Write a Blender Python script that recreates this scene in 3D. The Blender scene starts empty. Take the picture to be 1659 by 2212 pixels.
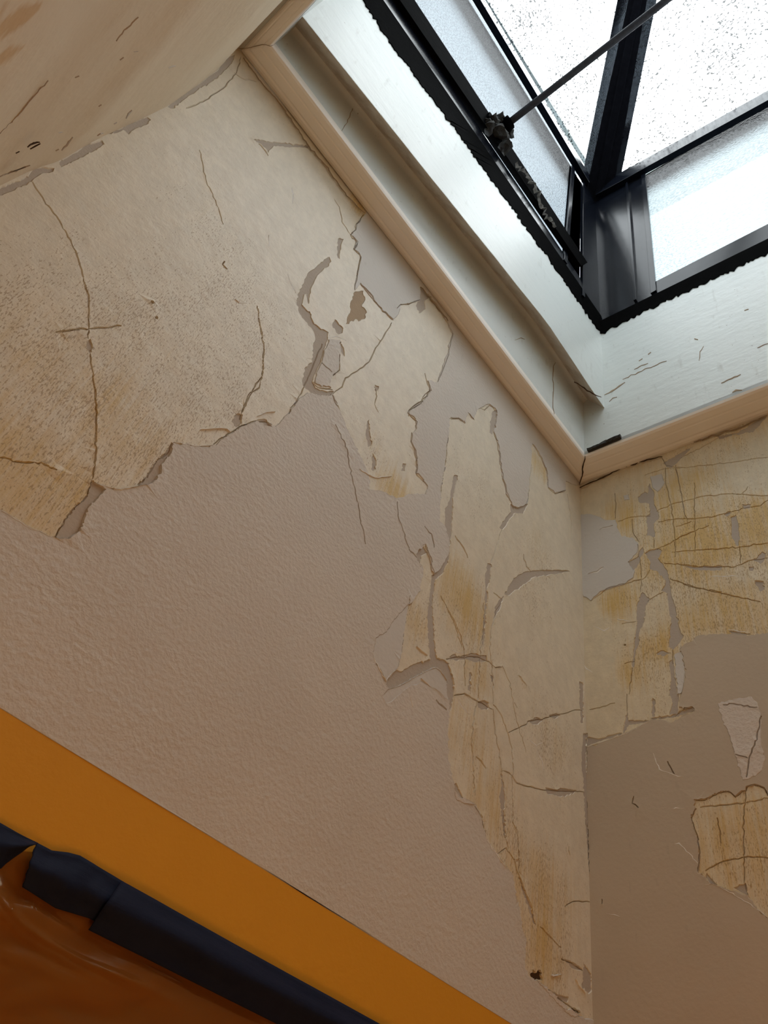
import bpy, bmesh, math, random
import numpy as np
from mathutils import Vector, Matrix, noise
from mathutils.geometry import delaunay_2d_cdt

# ------------------------------------------------------------------ camera
SC = bpy.context.scene
W_, H_, F_ = 1659.0, 2212.0, 1617.7553
EYE = np.array([0.0, 0.0, 1.60])
R3 = np.array([[0.62972030, 0.63868316, 0.44219471],
               [-0.75481083, 0.36852444, 0.54263279],
               [0.18361087, -0.67548024, 0.71415229]])   # image (right, down, forward) -> world
cd = bpy.data.cameras.new('camera'); cam = bpy.data.objects.new('camera', cd)
SC.collection.objects.link(cam); SC.camera = cam
cd.sensor_fit = 'VERTICAL'; cd.sensor_height = 24.0; cd.lens = 24.0 * F_ / H_
cd.clip_start = 0.01
cam.matrix_world = Matrix(((R3[0,0], -R3[0,1], -R3[0,2], EYE[0]), (R3[1,0], -R3[1,1], -R3[1,2], EYE[1]),
                           (R3[2,0], -R3[2,1], -R3[2,2], EYE[2]), (0, 0, 0, 1)))

# ------------------------------------------------------------------ sky, lights, exposure
SC.view_settings.view_transform = 'Standard'; SC.view_settings.look = 'None'
SC.view_settings.gamma = 1.0; SC.view_settings.exposure = 0.68
SC.view_settings.use_curve_mapping = False
wd = bpy.data.worlds.new('overcast_sky'); SC.world = wd; wd.use_nodes = True
wn = wd.node_tree; bg = wn.nodes['Background']
tc = wn.nodes.new('ShaderNodeTexCoord'); sx = wn.nodes.new('ShaderNodeSeparateXYZ'); cr = wn.nodes.new('ShaderNodeValToRGB')
wn.links.new(tc.outputs['Generated'], sx.inputs[0]); wn.links.new(sx.outputs[2], cr.inputs[0]); wn.links.new(cr.outputs[0], bg.inputs[0])
cr.color_ramp.elements[0].position = 0.0; cr.color_ramp.elements[0].color = (0.34, 0.40, 0.46, 1)
cr.color_ramp.elements[1].position = 0.75; cr.color_ramp.elements[1].color = (0.92, 0.97, 1.0, 1)
bg.inputs[1].default_value = 5.0

S = 1.4
LAMP_P = (0.45, -0.55, 0.45); LAMP_W = 8.5
ld = bpy.data.lights.new('hall_lamp', 'POINT'); lo = bpy.data.objects.new('hall_lamp', ld); SC.collection.objects.link(lo)
lo.location = LAMP_P; ld.energy = LAMP_W; ld.color = (1.0, 0.62, 0.30); ld.shadow_soft_size = 0.12

# ------------------------------------------------------------------ geometry of the place: rays onto real planes
def ray(u, v):
    return R3 @ np.array([(u - W_/2) / F_, (v - H_/2) / F_, 1.0])
def hit(u, v, p0, n):
    r = ray(u, v); return EYE + r * (np.dot(p0 - EYE, n) / np.dot(r, n))
UP = np.array([0, 0, 1.0]); XA = np.array([1.0, 0, 0])
BD = np.array([-0.0635949, 0.99797580, 0.0])                  # horizontal run of the right wall
CO = EYE + ray(1253, 1048) * 1.8 * S                           # top of the room corner
NL = np.array([0, -1.0, 0])                                    # left wall faces -Y
CB = hit(1281, 2212, CO, NL)                                   # bottom of corner in view
cdir = (CB - CO) / np.linalg.norm(CB - CO)
NR = np.cross(cdir, BD); NR /= np.linalg.norm(NR)
if NR[0] > 0: NR = -NR
NRV = np.cross(BD, UP); NRV /= np.linalg.norm(NRV)
if NRV[0] > 0: NRV = -NRV
onL = lambda u, v: hit(u, v, CO, NL)
onR = lambda u, v: hit(u, v, CO, NR)
ZT = CO[2]
onT = lambda u, v: hit(u, v, CO, UP)
TI = onT(1262, 985)
KK = hit(1298, 718, TI, NRV)
onWR = lambda u, v: hit(u, v, TI, NRV)                         # right face of the skylight well
onWL = lambda u, v: hit(u, v, KK, NL)                          # left upper face of the well
onWL0 = lambda u, v: hit(u, v, TI, NL)                         # left lower face
YB = -1.12                                                     # opposite side of the shaft

# ------------------------------------------------------------------ helpers
def link(o, parent=None):
    SC.collection.objects.link(o)
    if parent is not None: o.parent = parent
    return o
def mesh_obj(name, verts, faces, mat, parent=None, smooth=False):
    me = bpy.data.meshes.new(name); me.from_pydata([tuple(v) for v in verts], [], faces); me.update()
    if mat: me.materials.append(mat)
    if smooth: me.polygons.foreach_set('use_smooth', [True] * len(me.polygons))
    return link(bpy.data.objects.new(name, me), parent)
def bm_obj(name, bm, mat, parent=None, smooth=False):
    bmesh.ops.recalc_face_normals(bm, faces=bm.faces)
    me = bpy.data.meshes.new(name); bm.to_mesh(me); bm.free()
    if mat: me.materials.append(mat)
    if smooth: me.polygons.foreach_set('use_smooth', [True] * len(me.polygons))
    return link(bpy.data.objects.new(name, me), parent)
def tag(o, label=None, cat=None, group=None, kind=None):
    for k, v in (('label', label), ('category', cat), ('group', group), ('kind', kind)):
        if v: o[k] = v
    return o
def empty(name, loc=(0, 0, 0)):
    o = bpy.data.objects.new(name, None); o.empty_display_size = 0.05
    SC.collection.objects.link(o); return o
def prism(name, rails, mat, parent=None, cap=True, smooth=False, bev=0):
    """rails: list of sections along the run, each a closed loop of points."""
    bm = bmesh.new(); rows = [[bm.verts.new(tuple(p)) for p in r] for r in rails]
    n = len(rows[0])
    for a, b in zip(rows, rows[1:]):
        for i in range(n): bm.faces.new((a[i], a[(i+1) % n], b[(i+1) % n], b[i]))
    if cap: bm.faces.new(rows[0]); bm.faces.new(rows[-1][::-1])
    if bev:
        bmesh.ops.recalc_face_normals(bm, faces=bm.faces)
        bmesh.ops.bevel(bm, geom=list(bm.edges), offset=bev, segments=2, affect='EDGES', profile=0.6)
    return bm_obj(name, bm, mat, parent, smooth)
def bar(name, p, q, side, up, w, h, mat, parent=None, bev=0.0015, nseg=1):
    """box bar from p to q; p,q on one long edge; section spans w along side and h along up."""
    p, q, side, up = (np.array(t, float) for t in (p, q, side, up))
    secs = []
    for k in range(nseg + 1):
        c = p + (q - p) * k / nseg
        secs.append([c, c + side * w, c + side * w + up * h, c + up * h])
    return prism(name, secs, mat, parent, bev=bev)

# ------------------------------------------------------------------ materials
def NT(name):
    m = bpy.data.materials.new(name); m.use_nodes = True
    nt = m.node_tree; return m, nt, nt.nodes['Principled BSDF']
def nd(nt, t, **kw):
    n = nt.nodes.new(t)
    for k, v in kw.items():
        if k in ('inp',):
            for kk, vv in v.items(): n.inputs[kk].default_value = vv
        else: setattr(n, k, v)
    return n
def noise_n(nt, vec, scale, detail=4, rough=0.55, dist=0.0):
    n = nd(nt, 'ShaderNodeTexNoise'); n.inputs['Scale'].default_value = scale; n.inputs['Detail'].default_value = detail
    n.inputs['Roughness'].default_value = rough; n.inputs['Distortion'].default_value = dist
    nt.links.new(vec, n.inputs['Vector']); return n.outputs['Fac']
def mapping(nt, scale=(1, 1, 1), rot=(0, 0, 0)):
    g = nd(nt, 'ShaderNodeNewGeometry'); m = nd(nt, 'ShaderNodeMapping')
    m.inputs['Scale'].default_value = scale; m.inputs['Rotation'].default_value = rot
    nt.links.new(g.outputs['Position'], m.inputs['Vector']); return m.outputs[0]
def ramp(nt, fac, stops):
    r = nd(nt, 'ShaderNodeValToRGB'); e = r.color_ramp.elements
    while len(e) < len(stops): e.new(0.5)
    for el, (p, c) in zip(e, stops):
        el.position = p; el.color = (c, c, c, 1) if isinstance(c, (int, float)) else (*c, 1)
    nt.links.new(fac, r.inputs[0]); return r.outputs[0]
def mixc(nt, fac, a, b, blend='MIX'):
    m = nd(nt, 'ShaderNodeMix', data_type='RGBA', blend_type=blend)
    for s, v in ((m.inputs[0], fac), (m.inputs[6], a), (m.inputs[7], b)):
        if isinstance(v, (int, float)): s.default_value = v
        elif isinstance(v, tuple): s.default_value = (*v, 1) if len(v) == 3 else v
        else: nt.links.new(v, s)
    return m.outputs[2]
def mth(nt, op, a, b=None, clamp=False):
    m = nd(nt, 'ShaderNodeMath', operation=op, use_clamp=clamp)
    for s, v in ((m.inputs[0], a), (m.inputs[1], b)):
        if v is None: continue
        if isinstance(v, (int, float)): s.default_value = v
        else: nt.links.new(v, s)
    return m.outputs[0]
def bump(nt, bs, h, strength, dist=0.002, prev=None):
    b = nd(nt, 'ShaderNodeBump'); b.inputs['Strength'].default_value = strength; b.inputs['Distance'].default_value = dist
    nt.links.new(h, b.inputs['Height'])
    if prev is not None: nt.links.new(prev, b.inputs['Normal'])
    nt.links.new(b.outputs[0], bs.inputs['Normal']); return b.outputs[0]
def spec(bs, rough, s=0.5):
    bs.inputs['Roughness'].default_value = rough; bs.inputs['Specular IOR Level'].default_value = s

def srgb(r, g, b):
    f = lambda c: (c/255/12.92) if c/255 <= 0.04045 else ((c/255+0.055)/1.055)**2.4
    return (f(r), f(g), f(b))

def mat_topcoat(name, col, rough_tex=1.0, fine=1.0):
    m, nt, bs = NT(name)
    v = mapping(nt); big = noise_n(nt, v, 3.0, 3)
    c = mixc(nt, ramp(nt, big, [(0.35, 0.0), (0.65, 1.0)]), col, tuple(x*0.93 for x in col))
    # faint rub marks
    vs = mapping(nt, (60, 60, 18)); st = noise_n(nt, vs, 1.0, 3)
    c = mixc(nt, ramp(nt, st, [(0.66, 0.0), (0.74, 0.35)]), c, tuple(x*0.8 for x in col))
    nt.links.new(c, bs.inputs['Base Color']); spec(bs, 0.62, 0.35)
    h1 = noise_n(nt, v, 120.0, 2, 0.5); h2 = noise_n(nt, v, 420.0, 2, 0.6); h3 = noise_n(nt, v, 14, 3)
    b = bump(nt, bs, h1, 0.55 * rough_tex, 0.0030)
    b = bump(nt, bs, h2, 0.25 * rough_tex, 0.001, b)
    bump(nt, bs, h3, 0.3 * fine, 0.006, b)
    return m
def mat_cream(name, base, yellow, streak):
    """old distemper: brush-dragged vertical streaks, ochre stains driven by the 'stain' attribute"""
    m, nt, bs = NT(name)
    v = mapping(nt)
    at = nd(nt, 'ShaderNodeAttribute', attribute_name='stain'); sep = nd(nt, 'ShaderNodeSeparateColor')
    nt.links.new(at.outputs['Color'], sep.inputs[0])
    yel, strk = sep.outputs[0], sep.outputs[1]
    vl = mapping(nt, (130, 130, 5)); lines = noise_n(nt, vl, 1.0, 4, 0.7)
    n1 = noise_n(nt, v, 9.0, 5, 0.65)
    yy = mth(nt, 'ADD', mth(nt, 'MULTIPLY', yel, 1.25), mth(nt, 'MULTIPLY', mth(nt, 'SUBTRACT', n1, 0.5), 1.5))
    yy = mth(nt, 'ADD', yy, mth(nt, 'MULTIPLY', mth(nt, 'SUBTRACT', lines, 0.5), 2.4))
    yy = mth(nt, 'SUBTRACT', yy, 0.30, True)
    yy = mth(nt, 'MULTIPLY', yy, mth(nt, 'MULTIPLY', yel, 2.2, True), True)
    sc_ = noise_n(nt, mapping(nt, (34, 34, 22), (0, 0.35, 0)), 1.0, 5, 0.7)
    base = mixc(nt, ramp(nt, sc_, [(0.40, 0.0), (0.62, 1.0)]), tuple(x * 0.95 for x in base), tuple(min(1, x * 1.04) for x in base))
    c = mixc(nt, yy, base, yellow)
    # short vertical pick marks
    vs = mapping(nt, (430, 430, 115)); s1 = noise_n(nt, vs, 1.0, 2, 0.6)
    vc = mapping(nt, (24, 24, 9)); cl = noise_n(nt, vc, 1.0, 3, 0.6)
    thr = mth(nt, 'ADD', mth(nt, 'MULTIPLY', strk, 0.20), mth(nt, 'MULTIPLY', cl, 0.30))
    k = mth(nt, 'ADD', s1, thr)
    mk = ramp(nt, k, [(0.90, 0.0), (0.95, 1.0)])
    c = mixc(nt, mth(nt, 'MULTIPLY', mk, 0.65), c, streak)
    nt.links.new(c, bs.inputs['Base Color']); spec(bs, 0.5, 0.4)
    h3 = noise_n(nt, v, 22, 4, 0.6)
    b = bump(nt, bs, mk, -0.5, 0.0012)
    b = bump(nt, bs, lines, 0.15, 0.001, b)
    b = bump(nt, bs, sc_, 0.22, 0.002, b)
    bump(nt, bs, h3, 0.4, 0.006, b)
    return m
def mat_plain(name, col, rough=0.6, var=0.06, bumps=0.2, scale=60, spc=0.4, metallic=0.0):
    m, nt, bs = NT(name); v = mapping(nt)
    n = noise_n(nt, v, scale/6, 4)
    nt.links.new(mixc(nt, n, tuple(x*(1-var) for x in col), tuple(min(1, x*(1+var)) for x in col)), bs.inputs['Base Color'])
    spec(bs, rough, spc); bs.inputs['Metallic'].default_value = metallic
    if bumps: bump(nt, bs, noise_n(nt, v, scale, 3), bumps, 0.003)
    return m

M = {}
COAT = srgb(211, 204, 195)
M['coat'] = mat_topcoat('rough_pinkish_paint', COAT, 1.0)
M['coat_smooth'] = mat_topcoat('smooth_grey_paint', srgb(210, 206, 200), 0.28)
M['coat_right'] = mat_topcoat('smooth_taupe_paint', srgb(196, 182, 162), 0.22, 0.6)
M['coat_pale'] = mat_topcoat('scraped_pale_plaster', srgb(216, 207, 197), 1.1)
M['cream'] = mat_cream('old_cream_paint', srgb(222, 213, 194), srgb(208, 182, 128), srgb(158, 132, 94))
M['cream_right'] = mat_cream('old_cream_paint_crackled', srgb(220, 208, 182), srgb(210, 180, 118), srgb(160, 130, 84))
M['lip'] = mat_plain('plaster_scratch_highlight', srgb(238, 234, 228), 0.7, 0.04, 0.2, 160)  # scratched plaster edges, their bright highlight painted in as near-white
M['patch'] = mat_plain('grey_filler', srgb(184, 173, 160), 0.8, 0.06, 0.25, 160)
M['tan'] = mat_plain('tan_bare_plaster', srgb(172, 150, 122), 0.8, 0.1, 0.3, 160)
M['crack'] = mat_plain('crack_dirt', srgb(158, 140, 116), 0.9, 0.2, 0)
M['hole'] = mat_plain('hole_dark', srgb(70, 52, 34), 0.9, 0.4, 0)
M['yellow'] = mat_plain('yellow_wall_paint', (0.70, 0.32, 0.02), 0.55, 0.03, 0.12, 90, 0.3)
M['brown'] = mat_plain('stained_wood_floor', srgb(120, 78, 44), 0.5, 0.2, 0.1, 40)
M['room'] = mat_plain('cream_room_paint', srgb(212, 180, 132), 0.65, 0.04, 0.2, 60)

def mat_near():
    m, nt, bs = NT('cream_wall_with_wear'); v = mapping(nt)
    big = noise_n(nt, v, 2.5, 3)
    c = mixc(nt, big, srgb(216, 202, 178), srgb(228, 212, 186))
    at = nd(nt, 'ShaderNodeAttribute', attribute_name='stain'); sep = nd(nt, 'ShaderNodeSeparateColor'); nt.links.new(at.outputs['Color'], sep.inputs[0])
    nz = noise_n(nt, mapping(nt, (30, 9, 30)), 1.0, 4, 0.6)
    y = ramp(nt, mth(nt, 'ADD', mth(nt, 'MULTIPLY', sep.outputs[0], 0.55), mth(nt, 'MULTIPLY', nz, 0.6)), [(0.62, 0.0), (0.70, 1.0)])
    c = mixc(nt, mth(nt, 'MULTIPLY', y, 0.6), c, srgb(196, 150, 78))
    mk = noise_n(nt, mapping(nt, (60, 22, 110)), 1.0, 3, 0.6)
    c = mixc(nt, ramp(nt, mk, [(0.70, 0.0), (0.76, 0.22)]), c, srgb(165, 140, 112))
    nt.links.new(c, bs.inputs['Base Color']); spec(bs, 0.6, 0.35)
    b = bump(nt, bs, noise_n(nt, v, 12, 4), 0.35, 0.008); bump(nt, bs, noise_n(nt, v, 180, 2), 0.1, 0.001, b)
    return m
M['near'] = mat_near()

def mat_well():
    m, nt, bs = NT('white_gloss_well_paint'); v = mapping(nt)
    c = mixc(nt, noise_n(nt, v, 5, 4), srgb(205, 211, 208), srgb(216, 220, 216))
    sm = noise_n(nt, mapping(nt, (34, 34, 9)), 1.0, 5, 0.65)
    c = mixc(nt, ramp(nt, sm, [(0.60, 0.0), (0.76, 0.35)]), c, srgb(150, 146, 134))
    sp = noise_n(nt, v, 95, 2); c = mixc(nt, ramp(nt, sp, [(0.73, 0.0), (0.77, 0.6)]), c, srgb(120, 112, 98))
    nt.links.new(c, bs.inputs['Base Color']); spec(bs, 0.42, 0.45)
    b = bump(nt, bs, noise_n(nt, mapping(nt, (14, 14, 30)), 1.0, 4), 0.28, 0.005)
    bump(nt, bs, noise_n(nt, v, 200, 2), 0.1, 0.001, b)
    return m
M['well'] = mat_well()
def mat_soffit():
    m, nt, bs = NT('dirty_soffit_paint'); v = mapping(nt)
    c = mixc(nt, ramp(nt, noise_n(nt, v, 16, 5, 0.7), [(0.42, 0.0), (0.72, 0.8)]), srgb(236, 229, 218), srgb(190, 174, 152))
    nt.links.new(c, bs.inputs['Base Color']); spec(bs, 0.6, 0.3); bump(nt, bs, noise_n(nt, v, 60, 4), 0.3, 0.003); return m
M['soffit'] = mat_soffit()
M['trim'] = mat_plain('cream_gloss_trim', srgb(245, 240, 231), 0.42, 0.015, 0.05, 12, 0.4)

def mat_steel(name, base, rough, b1=0.25, sc=70, sp=0.2):
    m, nt, bs = NT(name); v = mapping(nt)
    n = noise_n(nt, v, 30, 5, 0.7)
    nt.links.new(mixc(nt, ramp(nt, n, [(0.45, 0.0), (0.75, 1.0)]), base, tuple(x*1.6 for x in base)), bs.inputs['Base Color'])
    spec(bs, rough, sp); bs.inputs['IOR'].default_value = 1.08 if sp < 0.1 else 1.3
    bump(nt, bs, noise_n(nt, v, sc, 4, 0.6), b1, 0.002); return m
M['steel'] = mat_steel('black_gloss_steel', (0.004, 0.005, 0.008), 0.18, 0.16, 12, 0.16)
M['steel_rough'] = mat_steel('black_brushed_paint', (0.003, 0.003, 0.003), 0.6, 0.5, 110, 0.03)
M['steel_matt'] = mat_steel('matt_black_rafter', (0.004, 0.004, 0.005), 0.6, 0.3, 60, 0.04)
M['rod'] = mat_steel('dusty_iron_rod', (0.05, 0.05, 0.055), 0.5, 0.3, 90)
M['rubber'] = mat_plain('crumbling_dark_seal', (0.03, 0.028, 0.024), 0.9, 0.5, 0.8, 260)
M['web'] = mat_plain('grey_dust_fluff', srgb(84, 80, 74), 0.95, 0.4, 0.6, 300)
M['putty'] = mat_plain('pale_old_putty', srgb(206, 212, 205), 0.7, 0.08, 0.5, 200)

def mat_glass_roof():
    m = bpy.data.materials.new('roof_glass'); m.use_nodes = True; nt = m.node_tree; nt.nodes.clear()
    out = nd(nt, 'ShaderNodeOutputMaterial'); tr = nd(nt, 'ShaderNodeBsdfTransparent'); gl = nd(nt, 'ShaderNodeBsdfGlossy')
    gl.inputs['Roughness'].default_value = 0.08; gl.inputs['Color'].default_value = (0.9, 0.95, 1, 1)
    v = mapping(nt)
    sp = noise_n(nt, mapping(nt, (120, 75, 100)), 1.0, 2, 0.5); cl = noise_n(nt, v, 3.5, 2)
    k = ramp(nt, mth(nt, 'ADD', sp, mth(nt, 'MULTIPLY', cl, 0.30)), [(0.735, 0.0), (0.75, 1.0)])
    c = mixc(nt, k, (0.96, 0.98, 0.98), (0.05, 0.05, 0.048)); nt.links.new(c, tr.inputs['Color'])
    fr = nd(nt, 'ShaderNodeFresnel'); fr.inputs[0].default_value = 1.45
    mx = nd(nt, 'ShaderNodeMixShader'); nt.links.new(mth(nt, 'MULTIPLY', fr.outputs[0], 0.6), mx.inputs[0])
    nt.links.new(tr.outputs[0], mx.inputs[1]); nt.links.new(gl.outputs[0], mx.inputs[2]); nt.links.new(mx.outputs[0], out.inputs[0]); return m
M['roof_glass'] = mat_glass_roof()
def mat_glass_side(name, rib, gcol):
    m = bpy.data.materials.new(name); m.use_nodes = True; nt = m.node_tree; nt.nodes.clear()
    out = nd(nt, 'ShaderNodeOutputMaterial'); rf = nd(nt, 'ShaderNodeBsdfRefraction'); gl = nd(nt, 'ShaderNodeBsdfGlossy'); tr = nd(nt, 'ShaderNodeBsdfTransparent')
    rf.inputs['IOR'].default_value = 1.3; rf.inputs['Roughness'].default_value = 0.30; rf.inputs['Color'].default_value = gcol
    gl.inputs['Roughness'].default_value = 0.15; tr.inputs[0].default_value = (0.8, 0.86, 0.9, 1)
    vo = nd(nt, 'ShaderNodeTexVoronoi'); vo.inputs['Scale'].default_value = 1.0; nt.links.new(mapping(nt, rib), vo.inputs['Vector'])
    b = nd(nt, 'ShaderNodeBump'); b.inputs['Strength'].default_value = 0.9; b.inputs['Distance'].default_value = 0.004
    nt.links.new(vo.outputs['Distance'], b.inputs['Height'])
    for s in (rf, gl): nt.links.new(b.outputs[0], s.inputs['Normal'])
    nt.links.new(mixc(nt, ramp(nt, vo.outputs['Distance'], [(0.15, 0.0), (0.75, 1.0)]), gcol, tuple(x * 0.55 for x in gcol)), rf.inputs['Color'])
    m1 = nd(nt, 'ShaderNodeMixShader'); m1.inputs[0].default_value = 0.12; nt.links.new(rf.outputs[0], m1.inputs[1]); nt.links.new(gl.outputs[0], m1.inputs[2])
    m2 = nd(nt, 'ShaderNodeMixShader'); m2.inputs[0].default_value = 0.04; nt.links.new(m1.outputs[0], m2.inputs[1]); nt.links.new(tr.outputs[0], m2.inputs[2])
    nt.links.new(m2.outputs[0], out.inputs[0]); return m
M['pane_rib'] = mat_glass_side('fine_textured_wired_glass', (150, 150, 90), (0.085, 0.10, 0.11, 1))
M['pane_pebble'] = mat_glass_side('pebbled_glass', (90, 90, 120), (0.13, 0.155, 0.16, 1))

def mat_tape():
    m, nt, bs = NT('blue_masking_tape'); v = mapping(nt)
    nt.links.new(mixc(nt, noise_n(nt, v, 30, 3), (0.010, 0.013, 0.030), (0.016, 0.020, 0.042)), bs.inputs['Base Color'])
    spec(bs, 0.6, 0.2); bs.inputs['IOR'].default_value = 1.25; b = bump(nt, bs, noise_n(nt, mapping(nt, (25, 60, 160)), 1.0, 3), 0.25, 0.002)
    bump(nt, bs, noise_n(nt, v, 500, 2), 0.25, 0.0006, b); return m
M['tape'] = mat_tape()
def mat_film():
    m = bpy.data.materials.new('amber_plastic_film'); m.use_nodes = True; nt = m.node_tree; nt.nodes.clear()
    out = nd(nt, 'ShaderNodeOutputMaterial'); tr = nd(nt, 'ShaderNodeBsdfTransparent'); gl = nd(nt, 'ShaderNodeBsdfGlossy'); df = nd(nt, 'ShaderNodeBsdfDiffuse')
    tr.inputs[0].default_value = (0.70, 0.56, 0.45, 1); df.inputs[0].default_value = (0.30, 0.12, 0.025, 1)
    gl.inputs['Roughness'].default_value = 0.16; gl.inputs['Color'].default_value = (1, 0.85, 0.6, 1)
    b = nd(nt, 'ShaderNodeBump'); b.inputs['Strength'].default_value = 0.35; b.inputs['Distance'].default_value = 0.004
    nt.links.new(noise_n(nt, mapping(nt, (7, 7, 60), (0, 0.10, 0)), 1.0, 3), b.inputs['Height'])
    nt.links.new(b.outputs[0], gl.inputs['Normal'])
    m1 = nd(nt, 'ShaderNodeMixShader'); m1.inputs[0].default_value = 0.45; nt.links.new(tr.outputs[0], m1.inputs[1]); nt.links.new(df.outputs[0], m1.inputs[2])
    fr = nd(nt, 'ShaderNodeFresnel'); fr.inputs[0].default_value = 1.4; nt.links.new(b.outputs[0], fr.inputs['Normal'])
    m2 = nd(nt, 'ShaderNodeMixShader'); nt.links.new(mth(nt, 'MULTIPLY', fr.outputs[0], 0.8), m2.inputs[0]); nt.links.new(m1.outputs[0], m2.inputs[1]); nt.links.new(gl.outputs[0], m2.inputs[2])
    nt.links.new(m2.outputs[0], out.inputs[0]); return m
M['film'] = mat_film()

# ------------------------------------------------------------------ peeling walls
CR = {1: (0, 0, 2.765), 2: (0, 600, 2.765), 3: (500, 300, 3.318), 4: (700, 800, 2.765), 5: (750, 1300, 3.016),
      6: (1200, 900, 3.614), 7: (1200, 1500, 3.107), 8: (900, 1700, 3.318), 0: (0, 0, 1.0)}
def cp(c, pts):
    ox, oy, s = CR[c]; return [(ox + x / s, oy + y / s) for x, y in pts]
def rough_line(pts, amp, step, seed, closed=True):
    rnd = random.Random(seed); out = []
    n = len(pts)
    for i in range(n if closed else n - 1):
        a = np.array(pts[i], float); b = np.array(pts[(i+1) % n], float); d = b - a; L = np.hypot(*d)
        k = max(1, int(L / step)); nv = np.array([-d[1], d[0]]) / max(L, 1e-6)
        for j in range(k):
            t = j / k; p = a + d * t
            if j: p = p + nv * rnd.gauss(0, amp) * min(1, L / 12) + d / max(L, 1e-6) * rnd.uniform(-.3, .3) * step
            out.append(tuple(p))
    if not closed: out.append(tuple(pts[-1]))
    return out
def ribbon(pts, w, seed):
    rnd = random.Random(seed); p = rough_line(pts, 0.9, 7, seed, False); L, R = [], []
    n = len(p)
    for i, q in enumerate(p):
        a = np.array(p[max(0, i-1)]); b = np.array(p[min(n-1, i+1)]); d = b - a; d = d / max(np.hypot(*d), 1e-6)
        nv = np.array([-d[1], d[0]]); t = i / max(1, n-1); ww = w * (0.35 + 0.65 * math.sin(math.pi * min(1, max(0, t)))**0.5) * rnd.uniform(0.6, 1.3) * 0.5
        L.append(tuple(np.array(q) + nv * ww)); R.append(tuple(np.array(q) - nv * ww))
    return L + R[::-1]
def inpoly(P, poly):
    x, y = P[:, 0], P[:, 1]; r = np.zeros(len(P), bool); q = np.array(poly)
    mn, mx = q.min(0), q.max(0); sel = np.where((x >= mn[0]) & (x <= mx[0]) & (y >= mn[1]) & (y <= mx[1]))[0]
    if not len(sel): return r
    xs, ys = x[sel], y[sel]; c = np.zeros(len(sel), bool)
    x2, y2 = q[-1]
    for x1, y1 in q:
        if y1 != y2:
            cnd = ((y1 > ys) != (y2 > ys)); xi = (x2 - x1) * (ys - y1) / (y2 - y1) + x1
            c ^= cnd & (xs < xi)
        x2, y2 = x1, y1
    r[sel] = c; return r

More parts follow.
